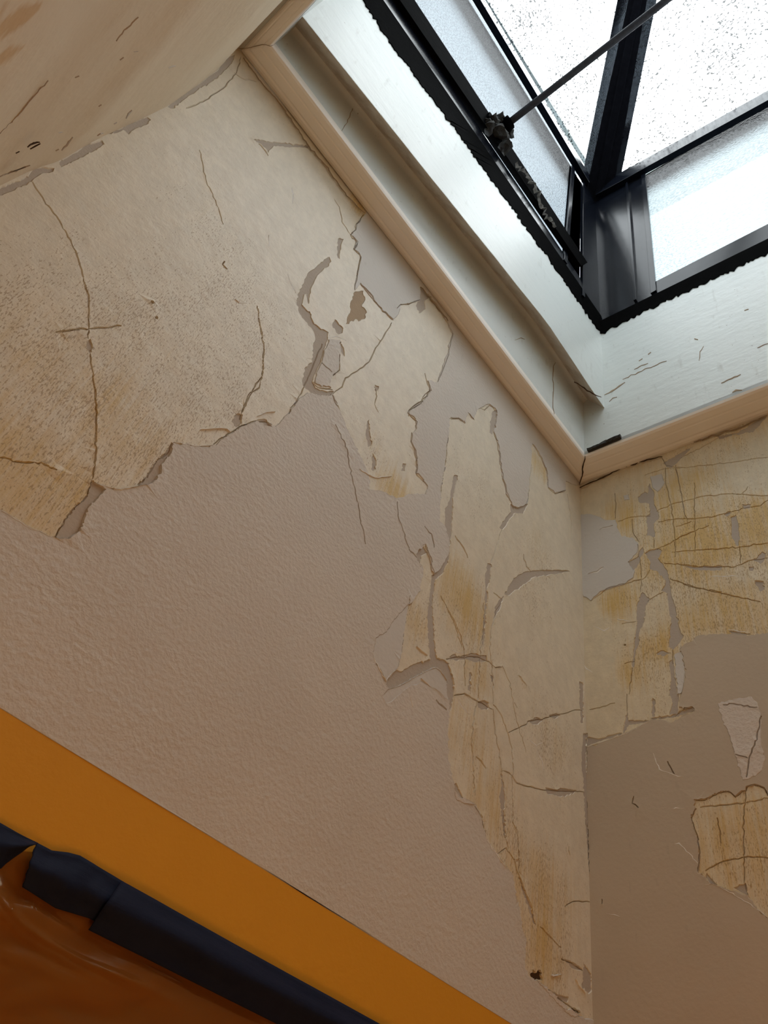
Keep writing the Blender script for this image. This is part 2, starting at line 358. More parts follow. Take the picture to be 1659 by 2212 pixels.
def build_wall(name, plane_o, ex, ey, nrm, px2plane, outline, layers, heights, mats, names, grid, stainf, default, backing):
    """outline: closed 2-D loop in wall coordinates (metres). layers: (class, [pixel polygon]) painted in order."""
    V, E = [], []
    def addloop(pts, closed=True):
        b = len(V); V.extend(Vector(p) for p in pts); n = len(pts)
        E.extend((b + i, b + (i+1) % n) for i in range(n if closed else n-1))
    addloop(outline)
    LP = []
    for cls, poly in layers:
        q = [px2plane(u, v) for u, v in poly]; LP.append((cls, q)); addloop(q)
    o = np.array(outline); mn, mx = o.min(0), o.max(0)
    rnd = random.Random(3)
    xs = np.arange(mn[0], mx[0], grid); ys = np.arange(mn[1], mx[1], grid)
    for x in xs:
        for y in ys: V.append(Vector((x + rnd.uniform(-.3, .3) * grid, y + rnd.uniform(-.3, .3) * grid)))
    vo, eo, fo, _, _, _ = delaunay_2d_cdt(V, E, [], 0, 1e-5)
    P = np.array([(v[0], v[1]) for v in vo]); T = np.array([f for f in fo if len(f) == 3])
    cen = P[T].mean(1); ok = inpoly(cen, outline); T = T[ok]; cen = cen[ok]
    a, b, c = P[T[:, 0]], P[T[:, 1]], P[T[:, 2]]
    cr2 = (b-a)[:, 0]*(c-a)[:, 1] - (b-a)[:, 1]*(c-a)[:, 0]
    fl = cr2 < 0; T[fl] = T[fl][:, ::-1]
    cls = np.array([default] * len(T), dtype='U16')
    for k, q in LP: cls[inpoly(cen, q)] = k
    # edge -> triangles
    emap = {}
    for ti, t in enumerate(T):
        for i in range(3):
            u, v = int(t[i]), int(t[(i+1) % 3]); emap.setdefault((min(u, v), max(u, v)), []).append(ti)
    adj = [[] for _ in T]
    for k, ts in emap.items():
        if len(ts) == 2 and cls[ts[0]] == cls[ts[1]]: adj[ts[0]].append(ts[1]); adj[ts[1]].append(ts[0])
    comp = -np.ones(len(T), int); nc = 0
    for i in range(len(T)):
        if comp[i] >= 0: continue
        st = [i]; comp[i] = nc
        while st:
            j = st.pop()
            for k in adj[j]:
                if comp[k] < 0: comp[k] = nc; st.append(k)
        nc += 1
    bedge = {}
    for (u, v), ts in emap.items():
        if len(ts) == 2 and comp[ts[0]] != comp[ts[1]]: bedge[(u, v)] = ts
    root = empty(name); tag(root, kind='structure')
    tri_area = np.abs(cr2) / 2
    order = [[] for _ in range(nc)]
    for ti, k in enumerate(comp): order[k].append(ti)
    bsum = {}
    hb = np.array([heights[c] for c in cls])
    by = {}
    for (u, v), (t1, t2) in bedge.items():
        for t in (t1, t2): by.setdefault(comp[t], []).append((u, v, t1 if t == t2 else t2))
    def w3(x, y, h): return plane_o + ex * x + ey * y + nrm * h
    small = {}
    for k in range(nc):
        tl = order[k]; c = cls[tl[0]]; h = heights[c]
        bl = by.get(k, []); bset = {}
        for u, v, other in bl:
            if hb[other] < h:
                bset[u] = 1; bset[v] = 1
        inset = {}
        if bset:
            for ti in tl:
                for u in T[ti]:
                    if int(u) in bset:
                        s = inset.setdefault(int(u), np.zeros(2)); s += (cen[ti] - P[u]) * 1.0
        verts, vid, faces, st = [], {}, [], []
        def top(u):
            u = int(u)
            if ('t', u) in vid: return vid[('t', u)]
            p = P[u].copy(); hh = h
            if u in inset:
                d = inset[u]; L = np.hypot(*d)
                if L > 1e-9: p = p + d / L * min(0.0016, L * 0.3)
                hh = h + 0.0022 * max(0, noise.noise(Vector((p[0]*14, p[1]*14, k)))) * (1 if h > 0.001 else 0)
            vid[('t', u)] = len(verts); verts.append(w3(p[0], p[1], hh)); return vid[('t', u)]
        def low(u, hl):
            u = int(u); key = (u, round(hl, 5))
            if key in vid: return vid[key]
            vid[key] = len(verts); verts.append(w3(P[u][0], P[u][1], hl)); return vid[key]
        for ti in tl: faces.append(tuple(top(u) for u in T[ti]))
        # sides
        tdir = {}
        for ti in tl:
            t = T[ti]
            for i in range(3):
                u, v = int(t[i]), int(t[(i+1) % 3])
                tdir[(u, v)] = 1
        for u, v, other in bl:
            if hb[other] < h:
                if (u, v) in tdir: uu, vv = u, v
                else: uu, vv = v, u
                faces.append((top(vv), top(uu), low(uu, hb[other] - 0.0004), low(vv, hb[other] - 0.0004)))
        if c in small_cls:                       # hairlines are gathered below, one mesh
            g = small.setdefault(c, ([], [])); off = len(g[0]); g[0].extend(verts); g[1].extend(tuple(i + off for i in f) for f in faces); continue
        ob = mesh_obj(names[c], verts, faces, mats[c], root)
        me = ob.data; ca = me.color_attributes.new('stain', 'FLOAT_COLOR', 'POINT')
        arr = np.zeros((len(verts), 4), np.float32); va = np.array(verts)
        arr[:, 0], arr[:, 1] = stainf(va); arr[:, 3] = 1
        ca.data.foreach_set('color', arr.ravel())
    for c, (vv, ff) in small.items():
        o = mesh_obj(names[c], vv, ff, mats[c], root); tag(o, kind='stuff')
    # backing slab
    bq = [w3(x, y, -0.004) for x, y in outline]; bb = [w3(x, y, -0.10) for x, y in outline]
    n = len(outline)
    mesh_obj('masonry', bq + bb, [tuple(range(n)), tuple(range(2*n-1, n-1, -1))] + [(i, i+n, (i+1) % n + n, (i+1) % n) for i in range(n)], backing, root)
    return root
small_cls = {'crack', 'hole', 'lip_low', 'lip_high'}

# ---- left wall, pixel tracings projected on the wall's own plane
def pL(u, v):
    p = onL(u, v) - CO; return (p[0], p[2])
Z0 = -ZT                                                  # floor level in wall coordinates
corner = [(0, 1048), (0, 0)]
nearpx = [(-120, 455), (0, 402), (72, 366), (128, 349), (188, 313), (233, 290), (315, 253), (362, 230), (420, 189), (466, 154), (500, 115), (508, 108)]
near2 = [pL(u, v) for u, v in nearpx]
cslope = (pL(1281, 2212)[0] - pL(1253, 1048)[0]) / (pL(1281, 2212)[1])
outlineL = [(0.012, 0.03)] + [(0.012 + cslope * z, z) for z in (-0.2, -0.5, -0.9, -1.3, -1.545)] + [(0.012 + cslope * -1.545, Z0), (near2[0][0] - .04, Z0)]
outlineL += [(a - .04, b) for a, b in near2] + [(near2[-1][0] - .04, 0.03)]

LL = []
RIGHT = [False]
def v_first(pts, c): return not RIGHT[0]
def area(cls, c, pts, amp=1.0, step=5): LL.append((cls, rough_line(cp(c, pts) if c is not None else pts, amp, step, len(LL)+1)))
def crack(c, pts, w=1.7): LL.append(('crack', ribbon(cp(c, pts), w * (0.42 if v_first(pts, c) else 0.32), len(LL)+77)))

big = [(-140, 1060), (-60, 1085)] + cp(2, [(0,1390),(100,1450),(200,1510),(325,1560),(350,1520),(385,1450),(440,1380),(520,1300),(545,1215),(620,1250),(700,1270),(820,1250),(870,1190),(930,1100),(975,1060),(1025,990),(1100,1000),(1200,1015),(1285,1000),(1310,970),(1400,915),(1440,885),(1530,855),(1580,860),(1640,890)]) \
    + cp(3, [(400,1970),(480,1860),(540,1820),(650,1840),(720,1830),(745,1880),(770,1950)]) \
    + cp(4, [(95,250),(130,350),(180,450),(235,560),(260,620),(270,680),(265,715),(345,725),(430,765),(520,740),(600,740),(612,690),(575,640),(545,615),(550,560),(535,480),(515,430),(520,380),(545,350),(540,290),(495,255),(540,210),(575,190),(630,130),(615,65)]) \
    + cp(3, [(1470,1745),(1540,1550),(1580,1400),(1545,1320),(1430,1150),(1350,1075),(1330,1165),(1210,1190),(1190,1260),(1150,1300),(1050,1200),(980,1120),(920,1040),(880,1090),(890,1000),(910,930),(925,860),(910,820),(870,790),(890,740),(850,685),(885,650),(890,610),(940,560),(990,520)]) \
    + [(640, 260), (525, 80), (300, 200), (-140, 400)]
area('cream', None, big, 1.1, 5)
col = cp(4, [(755,285),(745,320),(735,400),(725,500),(710,620),(690,720),(690,800),(685,900),(730,960),(745,1000),(740,1090),(710,1160),(655,1225),(635,1200),(625,1130),(600,1040),(555,1090),(555,1140),(590,1190),(585,1240),(560,1330),(510,1400)]) \
    + cp(5, [(390,20),(370,150),(360,230),(345,350),(320,430),(290,470),(250,530),(265,568),(330,550),(430,490),(520,440),(570,425),(610,440),(640,490),(655,570),(665,650),(660,720),(650,850),(650,1000),(665,1090),(690,1180),(690,1220),(745,1285),(815,1310),(860,1370),(880,1470),(910,1570),(970,1640),(1010,1700)]) \
    + cp(8, [(560,480),(685,635),(705,790),(730,900),(745,1010),(775,1080),(775,1180),(770,1290),(800,1360),(850,1385),(930,1445),(1000,1530),(1060,1580),(1150,1640),(1400,1700)]) \
    + [(1330, 1600), (1290, 1040)] + cp(4, [(1500,690),(1440,665),(1440,720),(1375,735),(1335,700),(1330,620),(1300,530),(1270,480),(1240,440),(1235,530),(1225,620),(1215,740),(1210,800),(1185,820),(1130,825),(1090,750),(1070,660),(1045,560),(1040,450),(1010,370),(1025,240),(985,205),(935,225),(905,250),(890,295),(855,255),(840,320),(800,290)])
area('cream', None, col, 1.1, 5)
# smooth skim beside the trim
area('coat_smooth', None, cp(3, [(1340,1165),(1210,1190),(1190,1260),(1150,1300),(1050,1200),(980,1120),(920,1040),(880,1090),(890,1000),(910,930),(925,860),(910,820),(870,790),(890,740),(850,685),(885,650),(890,610),(940,560),(1000,500)]) + [(900, 560), (925, 630)], 0.5, 8)
area('coat', 4, [(600,930),(640,905),(690,905),(735,950),(743,1000),(738,1080),(708,1160),(655,1225),(640,1190),(630,1120),(615,1040),(610,980)], 1.2)
area('coat', 3, [(690,1440),(770,1445),(780,1500),(770,1600),(760,1670),(720,1700),(700,1760),(710,1790),(640,1780),(590,1750),(600,1680),(640,1610),(655,1540)])
area('coat_smooth', 5, [(180,240),(250,200),(300,120),(390,20),(400,-40),(372,150),(360,230),(345,350),(320,430),(250,500),(240,525),(190,420),(160,350)], 0.8)
area('coat_smooth', 5, [(260,575),(330,555),(430,500),(520,450),(570,435),(600,460),(640,520),(655,600),(650,640),(560,560),(470,520),(380,560),(290,640),(240,660),(220,620)], 0.8)
# grey filler showing in gaps
for c, pts in [
 (3, [(700,850),(710,880),(690,920),(660,925),(630,960),(600,1000),(570,1060),(555,1130),(550,1180),(560,1250),(590,1330),(640,1370),(690,1385),(680,1450),(655,1530),(630,1610),(590,1690),(575,1740),(600,1790),(660,1810),(735,1815),(700,1840),(620,1840),(560,1820),(510,1770),(510,1720),(530,1640),(575,1610),(585,1500),(600,1430),(580,1370),(530,1310),(490,1260),(465,1180),(480,1110),(520,1030),(550,960),(600,930),(640,890)]),
 (3, [(740,1300),(790,1350),(790,1390),(760,1400),(720,1340)]),
 (3, [(1350,1075),(1380,1090),(1415,1135),(1380,1160),(1385,1220),(1340,1250),(1320,1200),(1350,1150)]),
 (3, [(150,10),(260,20),(370,35),(550,50),(565,68),(470,60),(380,60),(300,50),(258,100),(245,70),(190,30)]),
 (3, [(760,720),(800,720),(780,760),(770,860),(755,850),(755,780)]), (3, [(770,1440),(800,1500),(805,1560),(780,1530)]),
 (4, [(265,290),(272,380),(282,440),(262,462),(250,400),(256,310)]), (4, [(290,500),(308,540),(305,590),(288,600),(286,540)]),
 (4, [(775,630),(798,630),(785,680),(770,740),(764,830),(760,960),(748,1060),(738,1000),(720,920),(723,840),(750,770)]),
 (4, [(1005,250),(1027,240),(1018,330),(1002,385),(986,370),(996,300)]),
 (4, [(1112,800),(1150,825),(1215,800),(1190,855),(1130,855),(1100,900),(1065,950),(1045,940),(1085,880),(1115,850)]),
 (4, [(545,1100),(590,1050),(612,1090),(575,1110),(570,1160),(550,1140)]), (4, [(300,90),(325,100),(308,130),(300,120)]), (4, [(470,560),(485,560),(478,600),(460,605)]),
 (4, [(640,1230),(700,1180),(730,1120),(745,1080),(738,1150),(703,1215),(662,1250),(655,1300),(642,1400),(648,1500),(662,1659),(622,1659),(622,1500),(628,1350)]),
 (5, [(526,0),(548,90),(555,250),(580,370),(660,400),(668,440),(692,540),(688,620),(667,712),(650,620),(640,520),(600,440),(560,425),(480,465),(400,512),(330,548),(265,572),(246,545),(255,510),(310,450),(350,460),(430,410),(540,380),(530,300),(522,150)]),
 (4, [(972,1155),(996,1160),(992,1230),(970,1300),(976,1330),(964,1440),(950,1640),(942,1640),(955,1430),(962,1320),(960,1230)]),
 (4, [(1075,1340),(1105,1290),(1130,1245),(1200,1205),(1270,1197),(1440,1195),(1465,1200),(1370,1218),(1250,1235),(1180,1288),(1100,1343)]),
 (4, [(1070,1350),(1054,1410),(1012,1485),(1018,1420),(1040,1380)]),
 (5, [(665,365),(700,340),(720,362),(770,348),(810,334),(850,348),(905,352),(908,384),(830,393),(770,372),(700,382)]),
 (5, [(848,650),(890,645),(917,660),(910,702),(870,704),(842,672)]), (5, [(1183,782),(1230,753),(1272,770),(1240,797),(1205,797)]), (5, [(1310,745),(1360,728),(1387,740),(1350,762)]),
 (5, [(1290,1213),(1350,1225),(1400,1218),(1492,1230),(1470,1250),(1390,1268),(1300,1247)]),
 (5, [(998,1100),(1018,1200),(1026,1290),(1018,1370),(1032,1540),(1022,1540),(1003,1380),(992,1290),(1003,1210)]),
 (5, [(1510,522),(1532,530),(1537,790),(1518,793)]), (5, [(930,480),(948,482),(948,525),(938,520)]), (5, [(795,465),(806,465),(796,580),(782,575)]),
 (5, [(1536,860),(1558,862),(1555,1000),(1558,1100),(1572,1200),(1580,1300),(1584,1400),(1600,1560),(1605,1700),(1600,1810),(1585,1810),(1570,1700),(1560,1560),(1545,1400),(1540,1200),(1526,1100),(1526,1000)]),
 (5, [(685,1190),(706,1185),(732,1240),(752,1282),(732,1275),(698,1232)]),
 (2, [(516,405),(533,368),(550,420),(530,452)]), (2, [(1383,862),(1410,818),(1442,820),(1435,870),(1410,892)]),
 (2, [(545,1215),(622,1265),(592,1300),(532,1360),(502,1420),(472,1510),(402,1560),(328,1560),(385,1450),(440,1380),(520,1300)]),
 (2, [(1025,988),(1012,1050),(962,1110),(952,1170),(892,1230),(820,1252),(870,1190),(930,1100),(975,1060)]),
 (2, [(1530,853),(1580,848),(1615,890),(1570,882)]),
 (1, [(-60,1190),(-60,1150),(0,1130),(60,1105),(170,1060),(200,1015),(250,1005),(320,1010),(310,1025),(230,1045),(180,1085),(90,1130),(20,1160)]),
 (1, [(355,970),(440,920),(520,870),(610,845),(618,860),(550,905),(480,940),(365,998)]),
 (1, [(645,803),(740,760),(870,705),(897,715),(870,745),(800,770),(765,802),(740,780)]),
 (1, [(1000,640),(1060,588),(1160,525),(1290,430),(1370,340),(1400,330),(1380,380),(1290,470),(1180,535),(1100,592),(1030,648)]),
 (8, [(1195,1270),(1245,1340),(1248,1460),(1225,1480),(1200,1440),(1180,1460),(1190,1360)]), (8, [(725,640),(765,730),(805,830),(850,985),(832,975),(790,840),(750,740)]),
 (8, [(1050,1230),(1110,1260),(1190,1310),(1160,1310),(1100,1290)]),
 (8, [(945,1460),(1000,1490),(1085,1510),(1075,1545),(1010,1530),(940,1480)]),
 ]: area('patch', c, pts, 0.9, 4)
area('tan', 3, [(880,1100),(940,1090),(955,1150),(930,1190),(960,1230),(950,1290),(910,1310),(880,1290),(820,1330),(830,1280),(850,1250),(850,1180)], 1.2, 4)
area('cream', 3, [(515,1115),(535,1110),(545,1170),(568,1240),(545,1240),(500,1190)], 0.5)
area('hole', 8, [(815,1360),(830,1310),(850,1335),(885,1310),(895,1380),(870,1375),(850,1385)], 1.5, 3)
area('hole', 8, [(1100,1580),(1130,1590),(1165,1615),(1150,1628),(1120,1605)], 1, 3)
for cx_, cy_ in ((337, 687), (328, 654)): LL.append(('hole', [(cx_ + 2.6*math.cos(a*1.05), cy_ + 2.6*math.sin(a*1.05)) for a in range(6)]))
for pts in ([(262,40),(270,90),(330,125),(395,132),(410,128),(350,85),(300,80)], [(850,1385),(930,1445),(1000,1500),(990,1530),(920,1470),(860,1400)], [(940,1470),(1000,1520),(1070,1570),(1060,1600),(990,1550)], [(1040,1600),(1100,1590),(1160,1640),(1120,1655),(1060,1620)], [(955,1350),(1030,1340),(1010,1352),(970,1368)]):
    area('coat_pale', 8, pts, 1.0, 4)
# hairline cracks
for c, pts, w in [
 (1, [(190,1090),(260,1200),(345,1310),(395,1400),(440,1490),(475,1590),(495,1659)], 1.8),
 (2, [(495,0),(528,130),(527,290),(527,370)], 1.8), (2, [(535,450),(555,620),(572,760),(570,930),(565,1060),(548,1210)], 1.8),
 (2, [(330,330),(450,315),(560,305),(720,288)], 1.8), (2, [(0,1075),(100,1100),(240,1110),(330,1150)], 1.5),
 (2, [(1535,170),(1550,290),(1575,430),(1565,560),(1545,660),(1490,690),(1450,780),(1430,850)], 1.8),
 (1, [(1190,900),(1230,1090),(1300,1240),(1330,1340)], 1.2), (1, [(1440,340),(1410,440),(1330,530),(1210,610),(1110,650)], 1.5), (1, [(1400,440),(1460,480),(1530,490)], 1.5),
 (2, [(325,1560),(385,1450),(440,1380),(520,1300),(545,1215)], 3.5), (2, [(820,1240),(880,1190),(930,1100),(1000,1050),(1025,990)], 3), (2, [(1270,1000),(1310,965),(1400,915),(1440,885),(1530,855),(1580,860),(1640,890)], 2.5),
 (3, [(400,1975),(470,1870),(515,1780),(560,1690),(600,1590),(650,1470)], 2.2), (3, [(945,545),(890,615),(885,655),(850,690),(895,745),(875,795),(925,850),(905,940),(880,1085)], 3.2),
 (3, [(918,1040),(985,1110),(1050,1200),(1155,1300)], 4), (3, [(865,700),(905,745),(880,790)], 2.5), (3, [(1180,1220),(1210,1190),(1280,1180),(1350,1155)], 2.5),
 (3, [(1145,1320),(1090,1410),(1030,1500),(985,1600),(940,1640),(815,1715),(790,1780),(720,1830)], 2), (3, [(1430,1155),(1545,1320),(1582,1400),(1550,1550),(1475,1745)], 2),
 (3, [(1400,1735),(1425,1805),(1370,1850),(1350,1900),(1270,1950),(1265,1990)], 2.5), (3, [(1020,1780),(1035,1800),(1020,1900),(1050,1960)], 2.2),
 (3, [(185,1215),(200,1330),(230,1500),(215,1700),(150,1800),(60,1980)], 1.7), (3, [(735,435),(770,490),(790,600),(850,690)], 2), (3, [(190,40),(240,90),(262,125)], 4),
 (3, [(580,1740),(600,1775),(650,1790),(720,1800)], 3), (3, [(640,1610),(670,1640),(715,1680)], 2), (3, [(770,1550),(770,1660),(720,1700)], 2.2), (3, [(720,1840),(770,1940)], 1.8),
 (4, [(600,20),(630,120),(580,190),(540,210),(495,255),(550,310),(545,350)], 3.2), (4, [(520,375),(515,430),(540,480),(550,570),(545,615),(610,690)], 3.5),
 (4, [(755,290),(800,290),(838,320)], 3), (4, [(855,255),(895,298)], 3), (4, [(930,225),(955,240),(985,210),(1020,245)], 2.5), (4, [(1010,370),(1045,500),(1055,600),(1085,730),(1130,830)], 2.6),
 (4, [(735,400),(725,520),(705,660),(690,760)], 1.5), (4, [(1240,440),(1270,482),(1300,540),(1330,620),(1335,700),(1375,738),(1440,718)], 2.2), (4, [(1235,560),(1215,760),(1195,830)], 1.6),
 (4, [(595,935),(640,1000),(650,1060)], 2.5), (4, [(600,1045),(630,1120),(655,1225)], 3.5), (4, [(780,990),(830,1060),(855,1120)], 3.5), (4, [(1190,1100),(1205,1170),(1235,1205)], 2.5),
 (4, [(695,1350),(760,1480),(820,1650)], 2), (4, [(1060,950),(1030,1040),(990,1160)], 1.2), (4, [(1450,740),(1475,900),(1475,1000)], 1.6), (4, [(1010,1330),(1060,1370)], 1.5),
 (4, [(430,790),(440,900),(500,1080)], 1.0), (4, [(60,330),(130,480),(180,740),(240,1040)], 1.2), (4, [(500,1070),(550,1130)], 2), (4, [(40,150),(75,220)], 2.5),
 (5, [(625,0),(690,110),(740,240),(760,330),(762,550)], 1.8), (5, [(880,180),(860,400),(850,600),(830,700),(805,880),(815,1080),(820,1240)], 1.7), (5, [(1000,0),(950,120),(930,210),(925,330),(945,480),(945,660)], 1.7),
 (5, [(885,10),(890,180),(880,290)], 1.3), (5, [(640,375),(700,362),(860,362),(920,390),(960,430),(1005,425)], 2), (5, [(690,612),(760,600),(830,640),(940,700)], 2), (5, [(945,670),(1000,740),(1045,860),(1070,960),(1075,1130)], 1.8),
 (5, [(1045,855),(1120,820),(1200,775),(1270,768),(1330,745),(1410,730),(1480,705),(1530,712)], 2), (5, [(945,700),(960,860),(995,1030),(1005,1110)], 1.7), (5, [(1005,1102),(1050,1115),(1100,1180),(1180,1205),(1290,1228),(1490,1235),(1540,1240)], 2),
 (5, [(1005,420),(1060,530),(1080,680),(1110,800),(1160,980)], 1.1), (5, [(1072,1130),(1075,1430)], 1.0), (5, [(1072,1430),(1105,1520),(1115,1720)], 1.8), (5, [(970,1645),(1030,1605),(1080,1680),(1115,1800)], 1.8),
 (5, [(1020,1480),(1040,1620)], 1.6), (5, [(820,1330),(870,1430),(895,1520)], 2), (5, [(570,640),(610,680),(638,705)], 3.5), (5, [(835,1010),(870,1040),(900,1085)], 4.5), (5, [(1110,480),(1165,545)], 2.5),
 (5, [(160,350),(195,430),(245,525)], 2), (5, [(1085,655),(1105,690)], 2),
 (8, [(620,200),(635,380)], 1.8), (8, [(680,250),(715,310),(725,560),(720,620),(770,740),(815,840),(850,990)], 2.2), (8, [(880,1000),(960,1080),(1030,1150)], 1.8), (8, [(1060,860),(1120,820),(1240,825)], 1.6),
 (8, [(450,190),(480,320)], 1.8), (8, [(1030,1230),(1110,1260),(1190,1320)], 3), (8, [(930,1450),(1000,1500),(1080,1560),(1150,1630)], 3), (8, [(1085,430),(1092,490)], 2.5),
 (8, [(1215,240),(1240,500),(1250,700),(1262,1000),(1265,1300),(1270,1700)], 2.5),
 (0, [(485,565),(480,572),(490,582)], 5),
 ]: crack(c, pts, w)
def lip(c, pts, w=2.2): LL.append(('lip_low' if (c in (3, 6) or (c == 5 and pts[0][0] > 640)) else 'lip_high', ribbon(cp(c, pts), w, len(LL)+300)))  # almost flat scrape strokes; the light caught on each lip is painted white
for c, pts in ((5, [(160,350),(195,430),(245,525)]), (5, [(215,610),(235,665)]), (5, [(470,500),(560,575),(610,640)]), (5, [(395,600),(420,690)]), (2, [(0,1398),(160,1494),(325,1564)]), (2, [(1030,985),(1150,1008),(1265,1006)]), (2, [(600,1246),(700,1272),(860,1242)]),
               (2, [(1190,910),(1350,905),(1370,925)]), (2, [(1640,805),(1590,805),(1530,830)]), (8, [(480,340),(520,420),(600,540),(685,640)]), (8, [(700,790),(712,830)]), (8, [(1130,1370),(1170,1440),(1205,1480)]), (3, [(400,970),(430,1060),(460,1110)]), (3, [(20,1150),(50,1180),(110,1180)]),
               (3, [(690,1425),(760,1420),(820,1450)]), (3, [(265,690),(260,780)]), (3, [(430,350),(435,470)]), (4, [(265,625),(300,645),(400,635)]), (4, [(205,590),(260,630)]), (5, [(715,640),(790,735)]), (5, [(1185,900),(1230,940),(1270,920)]), (5, [(1230,970),(1270,1040),(1275,1100)]), (5, [(445,290),(520,350)]), (5, [(670,310),(720,335),(755,330)])):
    lip(c, pts)
# yellow painted dado, below the soft paint line
yl = [(-200, 1412), (0, 1533), (300, 1716), (560, 1875), (830, 2043), (1100, 2211), (1300, 2335), (1330, 2500), (1330, 30000)]
Lpaint = [pL(u, v) for u, v in yl[:-1]]
def stainL(va):
    """amount of ochre (r) and of scraper marks (g), blobs placed where the wall has them"""
    y = np.zeros(len(va)) + 0.05; s = np.zeros(len(va)) + 0.35
    for (u, v, r, ay, as_) in [(40,1010,190,.75,.55),(260,930,210,.5,.75),(120,830,200,.35,.8),(330,760,200,.2,.8),(520,680,150,.15,.8),(180,1060,120,.6,.5),(60,700,150,.2,.6),
            (420,860,170,.15,.8),(850,1060,60,.85,.5),(800,960,70,.3,.5),(1000,1300,110,.7,.6),(900,1340,60,.6,.7),(1030,1450,90,.45,.4),(1010,1600,110,.5,.2),(1060,1750,110,.5,.4),
            (1180,1950,110,.6,.8),(1170,2060,80,.85,.7),(1165,1010,40,.7,.5),(1170,1200,70,.25,.6),(1190,1600,100,.3,.8),(1150,1300,80,.2,.7),(1020,1050,100,.05,.5),(600,560,120,.05,-.2),(640,400,120,.0,-.35),(700,500,80,.1,-.3),
            (770,445,30,.7,.6),(1100,1900,110,.4,.6),(480,480,120,.1,.35)]:
        p = onL(u, v); R = r / F_ * np.linalg.norm(p - EYE)
        g = np.exp(-((va - p)**2).sum(1) / (R*R)); y = np.maximum(y, ay * g * 1.25); s = s + as_ * g * 0.9
    return np.clip(y, 0, 1), np.clip(s, 0, 1)
hts = {'coat': 0.0034, 'coat_smooth': 0.0028, 'cream': 0.0014, 'patch': 0.0, 'tan': 0.0, 'crack': -0.0012, 'hole': -0.003, 'yellow': 0.0030, 'lip_low': 0.0015, 'lip_high': 0.0037, 'coat_pale': 0.0040, 'coat_right': 0.0034}
mt = dict(coat=M['coat'], coat_smooth=M['coat_smooth'], cream=M['cream'], patch=M['patch'], tan=M['tan'], crack=M['crack'], hole=M['hole'], yellow=M['yellow'], coat_pale=M['coat_pale'], lip_low=M['lip'], lip_high=M['lip'])
nm = dict(coat='rough_paint_coat', coat_smooth='smooth_paint_coat', cream='old_cream_paint', patch='grey_plaster_patch', tan='tan_plaster_patch', crack='hairline_cracks', hole='plaster_holes', yellow='yellow_painted_band', coat_pale='white_plaster_flake', lip_low='scratch_highlights', lip_high='scratch_highlights')
class _P: pass
bandpoly = [(u, v) for u, v in yl[:-1]]
# the yellow region is given in wall coordinates, so append it through an inverse-free route
def px_or_plane(u, v):
    return (v[0], v[1]) if isinstance(v, tuple) else pL(u, v)
yellow_plane = [(a - 0.0, b) for a, b in Lpaint] + [(0.6, Z0 - .1), (-2.5, Z0 - .1), (-2.5, Lpaint[0][1])]
LLx = [('yellow', [(0, p) for p in yellow_plane])] + LL
wallL = build_wall('wall_left', CO, XA, UP, NL, px_or_plane, outlineL, LLx, hts, mt, nm, 0.022, stainL, 'coat', M['room'])

# ---- right wall
EY = -cdir; EX = -BD                                     # x runs from the corner towards the camera side
def pR(u, v):
    p = onR(u, v) - CO
    A_ = np.array([EX, EY, NR]).T; s = np.linalg.solve(A_, p); return (s[0], s[1])
LL = []; RIGHT[0] = True
low = cp(6, [(2100,1640),(1659,1690),(1500,1712),(1400,1690),(1350,1700),(1200,1700),(1120,1710),(1060,1760),(1010,1780),(970,1820),(990,1900),(1020,1980),(1010,2060),(985,2169)]) + \
    cp(7, [(830,90),(900,110),(940,115),(850,150),(780,190),(700,170),(640,175),(560,220),(460,270),(330,320),(150,380)]) + [(1180, 2400), (1500, 6000), (2600, 6000), (2600, 1400)]
area('coat_right', None, low, 1.0, 5)
area('coat_smooth', 6, [(170,770),(250,760),(330,780),(400,810),(470,810),(490,880),(520,940),(600,945),(650,1000),(640,1060),(570,1140),(620,1200),(610,1260),(540,1310),(450,1340),(350,1370),(280,1440),(220,1410),(185,1350)], 0.8)
area('coat_smooth', 6, [(740,470),(830,450),(855,520),(800,590),(760,560)], 0.8); area('coat_smooth', 6, [(530,620),(570,610),(580,650),(540,657)], 0.5)
area('coat_smooth', 6, [(930,1860),(985,1840),(1000,1920),(1015,2000),(1000,2100),(985,2169),(955,2169),(940,2040)], 1.2)
area('coat_pale', 7, [(1090,65),(1200,35),(1320,20),(1360,60),(1385,150),(1385,350),(1415,440),(1390,520),(1300,575),(1260,580),(1220,450),(1170,280),(1120,180)], 1.0)
area('cream', 7, [(935,710),(1000,710),(1060,680),(1130,655),(1180,665),(1210,690),(1250,655),(1280,650),(1285,625),(1340,610),(1400,630),(1426,680),(1700,700),(1700,1700),(1420,1500),(1380,1470),(1290,1350),(1200,1320),(1130,1300),(1060,1270),(1010,1230),(960,1200),(970,1130),(970,1020),(930,890),(915,830),(945,770)], 1.1)
